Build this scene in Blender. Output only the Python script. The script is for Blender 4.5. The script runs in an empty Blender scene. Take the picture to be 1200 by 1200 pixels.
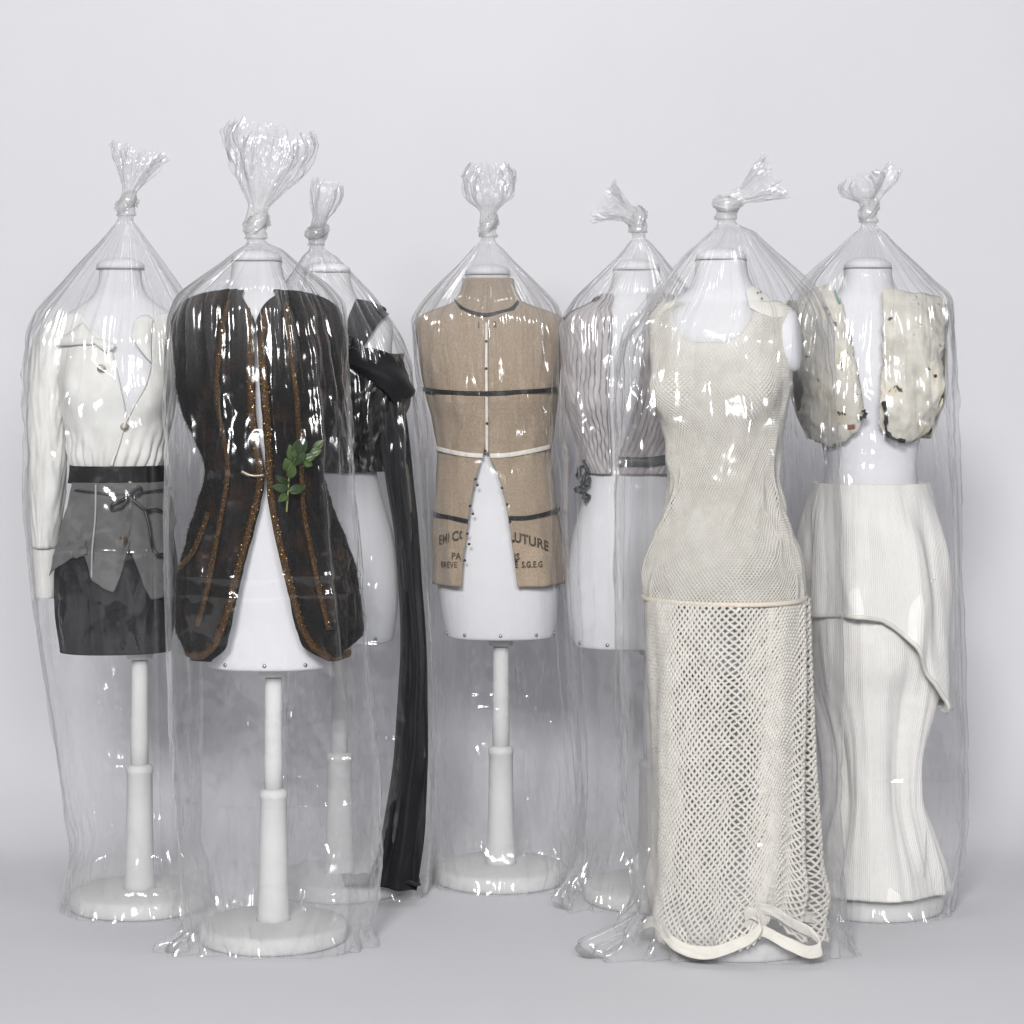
import bpy, math, random
import numpy as np
from mathutils import Vector

random.seed(7)
RNG = np.random.default_rng(11)
scene = bpy.context.scene
COL = scene.collection
PI = math.pi

# ------------------------------------------------------------------ camera
CAMH, CAMD, FPX, HOR = 1.24, 5.5, 2558.0, 455.0      # height, distance, focal length (px of a 1200 frame), horizon row
cam_data = bpy.data.cameras.new("camera")
cam = bpy.data.objects.new("camera", cam_data)
COL.objects.link(cam)
cam.location = (0, -CAMD, CAMH)
cam.rotation_euler = (math.radians(90), 0, 0)
cam_data.sensor_width = 36
cam_data.lens = 36 * FPX / 1200
cam_data.shift_y = -(600 - HOR) / 1200
cam_data.clip_end = 100
scene.camera = cam

# ------------------------------------------------------------------ studio light
world = bpy.data.worlds.new("World")
scene.world = world
world.use_nodes = True
bgn = world.node_tree.nodes["Background"]
bgn.inputs[0].default_value = (0.965, 0.97, 1.0, 1)
bgn.inputs[1].default_value = 0.21


def area_light(name, loc, target, size, power, color=(1, 1, 1), shape='DISK', size_y=None):
    L = bpy.data.lights.new(name, 'AREA')
    L.energy = power
    L.shape = shape
    L.size = size
    if size_y:
        L.size_y = size_y
    L.color = color
    o = bpy.data.objects.new(name, L)
    COL.objects.link(o)
    o.location = loc
    o.rotation_euler = (Vector(target) - Vector(loc)).to_track_quat('-Z', 'Y').to_euler()
    return o


area_light("key_softbox", (-0.9, -8.0, 3.7), (0, 0, 1.2), 1.25, 690, (1.0, 0.985, 0.965), 'SQUARE')
area_light("fill_umbrella", (1.2, -8.0, 3.1), (0.1, 0, 1.2), 1.7, 300, (0.95, 0.97, 1.0))
area_light("top_softbox", (-0.2, -1.0, 4.2), (0, 0.2, 0.4), 1.8, 24, (1.0, 0.99, 0.98), 'RECTANGLE', 0.35)
scene.view_settings.view_transform = 'Standard'
scene.view_settings.look = 'None'
scene.view_settings.gamma = 1.0
scene.view_settings.exposure = -0.33
scene.render.engine = 'CYCLES'
scene.cycles.transparent_max_bounces = 48
scene.cycles.max_bounces = 6
scene.cycles.use_adaptive_sampling = True
scene.cycles.adaptive_threshold = 0.03
scene.cycles.diffuse_bounces = 3
scene.cycles.glossy_bounces = 2
scene.cycles.transmission_bounces = 6
scene.cycles.sample_clamp_indirect = 6.0
scene.cycles.caustics_reflective = False
scene.cycles.caustics_refractive = False
scene.cycles.use_denoising = True
try:
    scene.cycles.denoiser = 'OPENIMAGEDENOISE'
except Exception:
    pass

# ------------------------------------------------------------------ numeric helpers
_perm = RNG.permutation(256)
_perm = np.concatenate([_perm, _perm, _perm])
_g = RNG.normal(size=(256, 3))
_g /= np.linalg.norm(_g, axis=1)[:, None]


def perlin(x, y, z=0.0):
    x, y, z = np.broadcast_arrays(np.asarray(x, float), np.asarray(y, float), np.asarray(z, float))
    xi, yi, zi = np.floor(x).astype(int), np.floor(y).astype(int), np.floor(z).astype(int)
    xf, yf, zf = x - xi, y - yi, z - zi
    f = lambda t: t * t * t * (t * (t * 6 - 15) + 10)
    u, v, w = f(xf), f(yf), f(zf)
    out = 0
    for dx in (0, 1):
        for dy in (0, 1):
            for dz in (0, 1):
                h = _perm[_perm[_perm[(xi + dx) & 255] + ((yi + dy) & 255)] + ((zi + dz) & 255)]
                g = _g[h]
                d = g[..., 0] * (xf - dx) + g[..., 1] * (yf - dy) + g[..., 2] * (zf - dz)
                out = out + d * (u if dx else 1 - u) * (v if dy else 1 - v) * (w if dz else 1 - w)
    return out * 1.5


def ridge(x, y, z=0.0):
    return 1.0 - 2.2 * np.abs(perlin(x, y, z))


def crumple(x, y, z, L, g=1.0, k=0.75, seed=0):
    """height (in units of L) of a sheet crumpled into tilted facets that meet in sharp creases"""
    p = np.stack(np.broadcast_arrays(x, y, z), -1).reshape(-1, 3) / L + seed * 7.31
    c = np.floor(p).astype(int)
    best = np.full(len(p), -1e9)
    for dx in (-1, 0, 1):
        for dy in (-1, 0, 1):
            for dz in (-1, 0, 1):
                q = c + np.array([dx, dy, dz])
                h = _perm[_perm[_perm[q[:, 0] & 255] + (q[:, 1] & 255)] + (q[:, 2] & 255)]
                d = p - (q + 0.5 + 0.42 * _g[(h * 7 + 3) & 255])
                v = g * np.einsum('ij,ij->i', d, _g[h]) - k * np.einsum('ij,ij->i', d, d)
                best = np.maximum(best, v)
    shp = np.broadcast_shapes(np.shape(x), np.shape(y), np.shape(z))
    return (best - best.mean()).reshape(shp)


def sstep(a, b, x):
    t = np.clip((np.asarray(x, float) - a) / (b - a), 0, 1)
    return t * t * (3 - 2 * t)


def smooth_interp(x, xs, ys):
    """monotone-ish cubic through the points"""
    xs, ys = np.asarray(xs, float), np.asarray(ys, float)
    m = np.gradient(ys, xs)
    d = np.diff(ys) / np.diff(xs)
    for i in range(1, len(xs) - 1):
        if d[i - 1] * d[i] <= 0:
            m[i] = 0
    x = np.clip(np.asarray(x, float), xs[0], xs[-1])
    i = np.clip(np.searchsorted(xs, x) - 1, 0, len(xs) - 2)
    h = xs[i + 1] - xs[i]
    t = (x - xs[i]) / h
    return ((2 * t ** 3 - 3 * t ** 2 + 1) * ys[i] + (t ** 3 - 2 * t ** 2 + t) * h * m[i]
            + (-2 * t ** 3 + 3 * t ** 2) * ys[i + 1] + (t ** 3 - t ** 2) * h * m[i + 1])


def resample(pts, n):
    p = np.asarray(pts, float)
    s = np.concatenate([[0], np.cumsum(np.linalg.norm(np.diff(p, axis=0), axis=1))])
    t = np.linspace(0, s[-1], n)
    return np.stack([np.interp(t, s, p[:, k]) for k in range(p.shape[1])], 1)


def spline(pts, n):
    """Catmull-Rom through the points, n samples"""
    p = np.asarray(pts, float)
    s = np.concatenate([[0], np.cumsum(np.maximum(np.linalg.norm(np.diff(p, axis=0), axis=1), 1e-6))])
    t = np.linspace(0, s[-1], n)
    m = np.gradient(p, s, axis=0)
    i = np.clip(np.searchsorted(s, t) - 1, 0, len(s) - 2)
    h = (s[i + 1] - s[i])[:, None]
    u = (t - s[i])[:, None] / h
    return ((2 * u ** 3 - 3 * u ** 2 + 1) * p[i] + (u ** 3 - 2 * u ** 2 + u) * h * m[i]
            + (-2 * u ** 3 + 3 * u ** 2) * p[i + 1] + (u ** 3 - u ** 2) * h * m[i + 1])


def W(px, py, Y):
    """place measured in the photograph -> X, Z of a thing standing at depth Y"""
    d = np.asarray(Y) + CAMD
    return (np.asarray(px, float) - 600) * d / FPX, CAMH - (np.asarray(py, float) - HOR) * d / FPX


def floor_at(px, py):
    d = FPX * CAMH / (py - HOR)
    return (px - 600) * d / FPX, d - CAMD


# ------------------------------------------------------------------ object helpers
def thing(name, label, cat, loc=(0, 0, 0), group=None):
    o = bpy.data.objects.new(name, None)
    o.empty_display_size = 0.05
    COL.objects.link(o)
    o.location = loc
    o['label'] = label
    o['category'] = cat
    if group:
        o['group'] = group
    return o


def root_loc(o):
    v = np.zeros(3)
    while o is not None:
        v += np.array(o.location)
        o = o.parent
    return v


def mesh_obj(name, V, Fc, mat, parent=None, uv=None, smooth=True, solid=0.0, kind=None, bevel=0.0):
    V = np.asarray(V, float).reshape(-1, 3)
    if parent is not None:
        V = V - root_loc(parent)
    me = bpy.data.meshes.new(name)
    Fc = [list(map(int, f)) for f in Fc] if not isinstance(Fc, np.ndarray) else Fc.tolist()
    me.from_pydata(V.tolist(), [], Fc)
    if uv is not None:
        uv = np.asarray(uv, float).reshape(-1, 2)
        li = np.zeros(len(me.loops), dtype=np.int32)
        me.loops.foreach_get('vertex_index', li)
        lay = me.uv_layers.new(name='UVMap')
        lay.data.foreach_set('uv', uv[li].ravel())
    if smooth:
        me.polygons.foreach_set('use_smooth', [True] * len(me.polygons))
    me.update()
    o = bpy.data.objects.new(name, me)
    COL.objects.link(o)
    if mat is not None:
        me.materials.append(mat)
    if parent is not None:
        o.parent = parent
    if solid:
        m = o.modifiers.new('thickness', 'SOLIDIFY')
        m.thickness = abs(solid)
        m.offset = 1 if solid > 0 else -1
    if bevel:
        m = o.modifiers.new('bevel', 'BEVEL')
        m.width = bevel
        m.segments = 3
    if kind:
        o['kind'] = kind
    return o


def grid_faces(nu, nv, closed=False, flip=False):
    iu = np.arange(nu if closed else nu - 1)
    iv = np.arange(nv - 1)
    a = iu[:, None] * nv + iv[None]
    b = ((iu + 1) % nu)[:, None] * nv + iv[None]
    f = np.stack([a, b, b + 1, a + 1], -1).reshape(-1, 4)
    return f[:, ::-1] if flip else f


def grid_obj(name, P, mat, parent=None, closed=False, flip=False, solid=0.0, kind=None, uv=None):
    nu, nv = P.shape[:2]
    if uv is None:
        du = np.linalg.norm(np.diff(P, axis=0), axis=2).mean(1)
        dv = np.linalg.norm(np.diff(P, axis=1), axis=2).mean(0)
        U = np.concatenate([[0], np.cumsum(du)])
        V = np.concatenate([[0], np.cumsum(dv)])
        uv = np.stack(np.meshgrid(U, V, indexing='ij'), -1)
    return mesh_obj(name, P, grid_faces(nu, nv, closed, flip), mat, parent, uv=uv, solid=solid, kind=kind)


def frames(pts):
    p = np.asarray(pts, float)
    t = np.gradient(p, axis=0)
    t /= np.maximum(np.linalg.norm(t, axis=1), 1e-9)[:, None]
    up = np.array([0, 0, 1.0]) if abs(t[0][2]) < 0.8 else np.array([0, 1.0, 0])
    N = []
    n = np.cross(t[0], up)
    n /= np.linalg.norm(n)
    for k in range(len(p)):
        n = n - t[k] * np.dot(n, t[k])
        n /= max(np.linalg.norm(n), 1e-9)
        N.append(n.copy())
    N = np.array(N)
    return t, N, np.cross(t, N)


def tube_geo(pts, r, ns=8, wr=0.0, seed=0, cap=True, freq=2.5):
    p = np.asarray(pts, float)
    r = np.broadcast_to(np.asarray(r, float), (len(p),))
    t, N, B = frames(p)
    a = np.linspace(0, 2 * PI, ns, endpoint=False)
    rr = r[:, None] * np.ones(ns)[None]
    if wr:
        rr = rr * (1 + wr * perlin(np.cos(a)[None] * freq + seed, np.sin(a)[None] * freq, np.linspace(0, 4, len(p))[:, None]))
    P = p[:, None] + rr[..., None] * (np.cos(a)[None, :, None] * N[:, None] + np.sin(a)[None, :, None] * B[:, None])
    V = P.reshape(-1, 3)
    n = len(p)
    F = []
    for i in range(n - 1):
        for j in range(ns):
            k = (j + 1) % ns
            F.append([i * ns + j, i * ns + k, (i + 1) * ns + k, (i + 1) * ns + j])
    if cap:
        F.append(list(range(ns))[::-1])
        F.append([(n - 1) * ns + j for j in range(ns)])
    return V, F


def tube(name, pts, r, mat, parent, ns=8, wr=0.0, seed=0, kind=None):
    V, F = tube_geo(pts, r, ns, wr, seed)
    return mesh_obj(name, V, F, mat, parent, kind=kind)


def lathe(name, prof, center, mat, parent, ns=48, wob=0.0):
    """prof: [(r, z)...] from bottom to top, closed with end caps"""
    prof = np.asarray(prof, float)
    a = np.linspace(0, 2 * PI, ns, endpoint=False)
    n = len(prof)
    R = prof[:, 0][:, None] * np.ones(ns)[None]
    if wob:
        R = R * (1 + wob * perlin(np.cos(a)[None] * 1.5 + center[0] * 7, np.sin(a)[None] * 1.5, prof[:, 1][:, None] * 12))
    P = np.stack([center[0] + R * np.sin(a)[None], center[1] - R * np.cos(a)[None],
                  center[2] + prof[:, 1][:, None] * np.ones(ns)[None]], -1)
    F = []
    for i in range(n - 1):
        for j in range(ns):
            k = (j + 1) % ns
            F.append([i * ns + j, i * ns + k, (i + 1) * ns + k, (i + 1) * ns + j])
    F.append(list(range(ns))[::-1])
    F.append([(n - 1) * ns + j for j in range(ns)])
    return mesh_obj(name, P, F, mat, parent)


def merge(geos):
    V, F, o = [], [], 0
    for v, f in geos:
        V.append(np.asarray(v).reshape(-1, 3))
        F += [[i + o for i in q] for q in f]
        o += len(V[-1])
    return np.concatenate(V), F


# ------------------------------------------------------------------ materials
class N:
    def __init__(self, name):
        self.m = bpy.data.materials.new(name)
        self.m.use_nodes = True
        self.t = self.m.node_tree
        self.t.nodes.clear()
        self.out = self.t.nodes.new('ShaderNodeOutputMaterial')

    def n(self, typ, **kw):
        nd = self.t.nodes.new(typ)
        for k, v in kw.items():
            if k.startswith('_'):
                setattr(nd, k[1:], v)
            else:
                key = int(k[1:]) if k[0] == 'i' and k[1:].isdigit() else k.replace('__', ' ')
                if isinstance(v, bpy.types.NodeSocket):
                    self.t.links.new(v, nd.inputs[key])
                else:
                    nd.inputs[key].default_value = v
        return nd

    def link(self, a, b):
        self.t.links.new(a, b)


def rgba(c):
    return (c[0], c[1], c[2], 1.0)


def ramp(M, fac, stops):
    r = M.n('ShaderNodeValToRGB')
    M.link(fac, r.inputs[0])
    el = r.color_ramp.elements
    while len(el) < len(stops):
        el.new(0.5)
    for e, (p, c) in zip(el, stops):
        e.position = p
        e.color = rgba(c) if len(c) == 3 else c
    return r.outputs[0]


def cloth_mat(name, c1, c2=None, rough=0.85, scale=14, weave=0.0, weave_scale=900, noise_bump=0.2, nb_scale=60,
              metallic=0.0, sheen=0.2, ribs=0.0, rib_scale=300, spec=0.3, dirt=None, detail=5, lohi=(0.35, 0.65)):
    M = N(name)
    tc = M.n('ShaderNodeTexCoord')
    c2 = c2 or tuple(x * 0.9 for x in c1)
    nz = M.n('ShaderNodeTexNoise', Vector=tc.outputs['Object'], Scale=scale, Detail=detail, Roughness=0.6)
    col = ramp(M, nz.outputs['Fac'], [(lohi[0], c2), (lohi[1], c1)])
    if dirt:
        dn = M.n('ShaderNodeTexNoise', Vector=tc.outputs['Object'], Scale=dirt[1], Detail=6.0, Roughness=0.65)
        dm = ramp(M, dn.outputs['Fac'], [(dirt[2], (0, 0, 0)), (dirt[2] + 0.08, (1, 1, 1))])
        mx = M.n('ShaderNodeMix', _data_type='RGBA')
        M.link(dm, mx.inputs[0])
        M.link(col, mx.inputs[6])
        mx.inputs[7].default_value = rgba(dirt[0])
        col = mx.outputs[2]
    b = M.n('ShaderNodeBsdfPrincipled', Roughness=rough, Metallic=metallic)
    M.link(col, b.inputs['Base Color'])
    b.inputs['Specular IOR Level'].default_value = spec
    b.inputs['Sheen Weight'].default_value = sheen
    h = M.n('ShaderNodeTexNoise', Vector=tc.outputs['Object'], Scale=nb_scale, Detail=4.0)
    bump = M.n('ShaderNodeBump', Strength=noise_bump, Distance=0.004, Height=h.outputs['Fac'])
    last = bump
    if weave:
        uvn = tc.outputs['UV']
        w1 = M.n('ShaderNodeTexWave', Vector=uvn, Scale=weave_scale / 6.28, Distortion=1.2, Detail=2.0)
        w1.inputs['Detail Scale'].default_value = 1.5
        w1.bands_direction = 'X'
        w2 = M.n('ShaderNodeTexWave', Vector=uvn, Scale=weave_scale / 6.28, Distortion=1.2, Detail=2.0)
        w2.bands_direction = 'Y'
        mu = M.n('ShaderNodeMath', _operation='ADD', i0=w1.outputs['Fac'], i1=w2.outputs['Fac'])
        b2 = M.n('ShaderNodeBump', Strength=weave, Distance=0.001, Height=mu.outputs[0])
        M.link(bump.outputs[0], b2.inputs['Normal'])
        last = b2
    if ribs:
        w1 = M.n('ShaderNodeTexWave', Vector=tc.outputs['UV'], Scale=rib_scale / 6.28, Distortion=0.6, Detail=1.0)
        w1.bands_direction = 'X'
        b3 = M.n('ShaderNodeBump', Strength=ribs, Distance=0.0015, Height=w1.outputs['Fac'])
        M.link(last.outputs[0], b3.inputs['Normal'])
        last = b3
    M.link(last.outputs[0], b.inputs['Normal'])
    M.link(b.outputs[0], M.out.inputs[0])
    return M.m


def plain_mat(name, c, rough=0.5, metallic=0.0, var=0.08, scale=20, bump=0.1, bscale=80, spec=0.5, stain=None):
    M = N(name)
    tc = M.n('ShaderNodeTexCoord')
    nz = M.n('ShaderNodeTexNoise', Vector=tc.outputs['Object'], Scale=scale, Detail=6.0, Roughness=0.6)
    col = ramp(M, nz.outputs['Fac'], [(0.3, tuple(x * (1 - var) for x in c)), (0.7, c)])
    if stain:
        dn = M.n('ShaderNodeTexNoise', Vector=tc.outputs['Object'], Scale=stain[1], Detail=7.0, Roughness=0.7)
        dm = ramp(M, dn.outputs['Fac'], [(stain[2], (0, 0, 0)), (stain[2] + 0.1, (1, 1, 1))])
        mx = M.n('ShaderNodeMix', _data_type='RGBA')
        M.link(dm, mx.inputs[0])
        M.link(col, mx.inputs[6])
        mx.inputs[7].default_value = rgba(stain[0])
        col = mx.outputs[2]
    b = M.n('ShaderNodeBsdfPrincipled', Roughness=rough, Metallic=metallic)
    b.inputs['Specular IOR Level'].default_value = spec
    M.link(col, b.inputs['Base Color'])
    h = M.n('ShaderNodeTexNoise', Vector=tc.outputs['Object'], Scale=bscale, Detail=5.0)
    bp = M.n('ShaderNodeBump', Strength=bump, Distance=0.002, Height=h.outputs['Fac'])
    M.link(bp.outputs[0], b.inputs['Normal'])
    M.link(b.outputs[0], M.out.inputs[0])
    return M.m


def film_mat(name, haze=0.05, tint=0.93, rough=0.07, bump=0.5, fres_gain=1.5, scale=30.0, rim=0.3):
    """thin clear polythene: clear, a little milky, glossy by Fresnel, finely crinkled.
    The mesh attribute ply holds gathered plies plus milky haze painted into the film."""
    M = N(name)
    tc = M.n('ShaderNodeTexCoord')
    geo = M.n('ShaderNodeNewGeometry')
    ply_haze = M.n('ShaderNodeAttribute')
    ply_haze.attribute_name = 'ply_haze'
    nz = M.n('ShaderNodeTexNoise', Vector=tc.outputs['Object'], Scale=scale, Detail=2.0, Roughness=0.55)
    nz.noise_type = 'RIDGED_MULTIFRACTAL'
    nz.normalize = False
    b3 = M.n('ShaderNodeBump', Strength=bump, Distance=0.012, Height=nz.outputs['Fac'])
    ior = M.n('ShaderNodeMix', _data_type='FLOAT')
    M.link(geo.outputs['Backfacing'], ior.inputs[0])
    ior.inputs[2].default_value = 1.5
    ior.inputs[3].default_value = 1 / 1.5
    fr = M.n('ShaderNodeFresnel')
    M.link(ior.outputs[0], fr.inputs['IOR'])
    M.link(b3.outputs[0], fr.inputs['Normal'])
    fg = M.n('ShaderNodeMath', _operation='MULTIPLY', i0=fr.outputs[0], i1=fres_gain)
    fm = M.n('ShaderNodeMath', _operation='MINIMUM', i0=fg.outputs[0], i1=0.35)
    lw = M.n('ShaderNodeLayerWeight', Blend=0.5)
    f3 = M.n('ShaderNodeMath', _operation='POWER', i0=lw.outputs['Facing'], i1=3.0)
    hp = M.n('ShaderNodeMath', _operation='MULTIPLY', i0=ply_haze.outputs['Fac'], i1=haze)
    hp.use_clamp = True
    rp = M.n('ShaderNodeMath', _operation='MULTIPLY', i0=f3.outputs[0], i1=rim)
    rp.use_clamp = True
    tr = M.n('ShaderNodeBsdfTransparent', Color=(tint, tint * 0.998, tint * 1.001, 1))
    df = M.n('ShaderNodeBsdfDiffuse', Color=(0.92, 0.92, 0.93, 1))
    tl = M.n('ShaderNodeBsdfTranslucent', Color=(0.92, 0.92, 0.93, 1))
    dm = M.n('ShaderNodeMixShader', i0=0.5)
    M.link(df.outputs[0], dm.inputs[1])
    M.link(tl.outputs[0], dm.inputs[2])
    b0 = M.n('ShaderNodeMixShader')
    M.link(hp.outputs[0], b0.inputs[0])
    M.link(tr.outputs[0], b0.inputs[1])
    M.link(dm.outputs[0], b0.inputs[2])
    shn = M.n('ShaderNodeBsdfSheen', Color=(0.95, 0.95, 0.96, 1), Roughness=0.6)  # rim brightness put into the film by view angle
    base = M.n('ShaderNodeMixShader')
    M.link(rp.outputs[0], base.inputs[0])
    M.link(b0.outputs[0], base.inputs[1])
    M.link(shn.outputs[0], base.inputs[2])
    gl = M.n('ShaderNodeBsdfGlossy', Color=(1, 1, 1, 1), Roughness=rough)
    M.link(b3.outputs[0], gl.inputs['Normal'])
    fin = M.n('ShaderNodeMixShader')
    M.link(fm.outputs[0], fin.inputs[0])
    M.link(base.outputs[0], fin.inputs[1])
    M.link(gl.outputs[0], fin.inputs[2])
    M.link(fin.outputs[0], M.out.inputs[0])
    return M.m


def set_ply_haze(o, val):
    at = o.data.attributes.new('ply_haze', 'FLOAT', 'POINT')
    v = np.broadcast_to(np.asarray(val, np.float32), (len(o.data.vertices),)) if np.ndim(val) == 0 else np.asarray(val, np.float32).ravel()
    at.data.foreach_set('value', np.ascontiguousarray(v))


MAT = {}
MAT['paper'] = plain_mat('backdrop_paper', (0.655, 0.655, 0.685), 0.9, var=0.025, scale=1.3, bump=0.02, bscale=120, spec=0.2)
MAT['form'] = plain_mat('form_white_canvas', (0.675, 0.68, 0.705), 0.75, var=0.07, scale=5, bump=0.14, bscale=260, spec=0.25, stain=((0.66, 0.655, 0.66), 14, 0.70))
MAT['chest'] = plain_mat('form_scuffed_white', (0.675, 0.68, 0.705), 0.7, var=0.03, scale=6, bump=0.25, bscale=120, spec=0.3,
                         stain=((0.55, 0.55, 0.57), 55, 0.63))
MAT['plaster'] = plain_mat('stand_chalk_paint', (0.63, 0.625, 0.62), 0.85, var=0.07, scale=16, bump=0.3, bscale=45, spec=0.2,
                           stain=((0.62, 0.58, 0.54), 9, 0.68))
MAT['seam'] = plain_mat('cap_seam', (0.16, 0.15, 0.15), 0.6)
MAT['screw'] = plain_mat('steel_screw', (0.42, 0.42, 0.43), 0.35, 1.0)
MAT['dark_screw'] = plain_mat('dark_screw', (0.05, 0.05, 0.055), 0.35, 0.6)
MAT['film'] = film_mat('clear_film', 0.015, 0.972, 0.13, 0.05, 1.25, 9.0, 0.40)
MAT['film_knot'] = film_mat('bunched_film', 0.42, 0.97, 0.14, 0.35, 1.0, 30.0, 0.4)
MAT['film_tuft'] = film_mat('gathered_film', 0.13, 0.99, 0.12, 0.10, 0.9, 16.0, 0.35)
MAT['shirt'] = cloth_mat('white_cotton', (0.71, 0.71, 0.685), (0.65, 0.65, 0.625), weave=0.12, weave_scale=3500, noise_bump=0.25, nb_scale=35)
MAT['pearl'] = plain_mat('pearl_button', (0.68, 0.62, 0.52), 0.25, var=0.25, scale=150, spec=0.7)
MAT['velvet'] = cloth_mat('black_velvet', (0.006, 0.006, 0.008), (0.003, 0.003, 0.004), 0.7, sheen=0.0, spec=0.2)
MAT['charcoal'] = cloth_mat('charcoal_denim', (0.020, 0.020, 0.024), (0.011, 0.011, 0.013), 0.85, scale=90, weave=0.3, weave_scale=900, sheen=0.0, spec=0.15)
MAT['grey'] = cloth_mat('grey_cotton', (0.125, 0.125, 0.125), (0.095, 0.095, 0.098), 0.85, scale=18, weave=0.2, weave_scale=3200, noise_bump=0.5, nb_scale=40)
MAT['seam_pale'] = cloth_mat('highlight_grey', (0.36, 0.36, 0.36), (0.30, 0.30, 0.30), 0.7)
MAT['ribbon'] = cloth_mat('black_ribbon', (0.010, 0.010, 0.012), (0.006, 0.006, 0.007), 0.45, spec=0.5)
MAT['antique'] = plain_mat('antique_metal', (0.42, 0.36, 0.28), 0.35, 0.85, var=0.5, scale=120, bump=0.6, bscale=300)
MAT['fur'] = cloth_mat('mottled_fur', (0.026, 0.0105, 0.004), (0.0028, 0.0026, 0.003), 0.8, lohi=(0.49, 0.74), scale=17, noise_bump=0.9, nb_scale=90, sheen=0.0, spec=0.2, detail=7)
MAT['gold'] = cloth_mat('bronze_braid', (0.17, 0.085, 0.027), (0.012, 0.007, 0.004), 0.38, scale=330, noise_bump=1.0, nb_scale=420, metallic=0.4, ribs=0.8, rib_scale=490, sheen=0.0)
MAT['sequin'] = plain_mat('gold_sequin', (0.26, 0.145, 0.050), 0.32, 1.0, var=0.5, scale=120)
MAT['bright_sequin'] = plain_mat('pale_sequin', (0.62, 0.50, 0.33), 0.2, 1.0, var=0.4, scale=120)
MAT['leaf'] = plain_mat('fresh_leaf', (0.055, 0.105, 0.014), 0.4, var=0.5, scale=30, bump=0.2)
MAT['leaf_dark'] = plain_mat('dark_leaf', (0.022, 0.055, 0.010), 0.4, var=0.4, scale=30, bump=0.2)
MAT['stem'] = plain_mat('pale_stem', (0.20, 0.22, 0.07), 0.5)
MAT['black'] = cloth_mat('black_satin', (0.004, 0.004, 0.005), (0.0025, 0.0025, 0.003), 0.40, spec=0.5, noise_bump=0.5, nb_scale=50, sheen=0.05)
MAT['black_soft'] = cloth_mat('black_crepe', (0.010, 0.0105, 0.013), (0.006, 0.006, 0.008), 0.7, spec=0.25, noise_bump=0.4, nb_scale=90, sheen=0.05)
MAT['burlap'] = cloth_mat('burlap', (0.41, 0.33, 0.25), (0.315, 0.245, 0.178), 0.95, scale=240, weave=0.6, weave_scale=640, noise_bump=0.3, nb_scale=25, spec=0.15)
MAT['tape_black'] = cloth_mat('black_tape', (0.016, 0.016, 0.018), (0.010, 0.010, 0.012), 0.7)
MAT['tape_white'] = cloth_mat('white_tape', (0.74, 0.71, 0.66), (0.62, 0.58, 0.52), 0.8, scale=60)
MAT['ink'] = cloth_mat('stencil_ink', (0.030, 0.028, 0.027), (0.10, 0.08, 0.062), 0.9, scale=170)
MAT['stud'] = plain_mat('dark_stud', (0.06, 0.055, 0.05), 0.4, 0.7)
MAT['net'] = cloth_mat('cream_net', (0.69, 0.665, 0.61), (0.61, 0.585, 0.53), 0.9, scale=40, noise_bump=0.4, nb_scale=400)
MAT['cream'] = cloth_mat('cream_jersey', (0.66, 0.635, 0.58), (0.59, 0.565, 0.51), 0.9, scale=30, ribs=0.25, rib_scale=2200, noise_bump=0.3)
MAT['cream_band'] = cloth_mat('cream_band', (0.70, 0.63, 0.53), (0.64, 0.57, 0.47), 0.8, scale=30)
MAT['sheer'] = cloth_mat('white_yoke', (0.69, 0.68, 0.65), (0.65, 0.64, 0.605), 0.85, scale=20, noise_bump=0.3, nb_scale=90)
MAT['rib'] = cloth_mat('ribbed_knit', (0.76, 0.748, 0.72), (0.71, 0.698, 0.67), 0.92, scale=9, ribs=0.55, rib_scale=430, noise_bump=0.25, nb_scale=30)
MAT['knit_edge'] = cloth_mat('knit_edge', (0.66, 0.645, 0.605), (0.60, 0.585, 0.545), 0.92)


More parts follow.
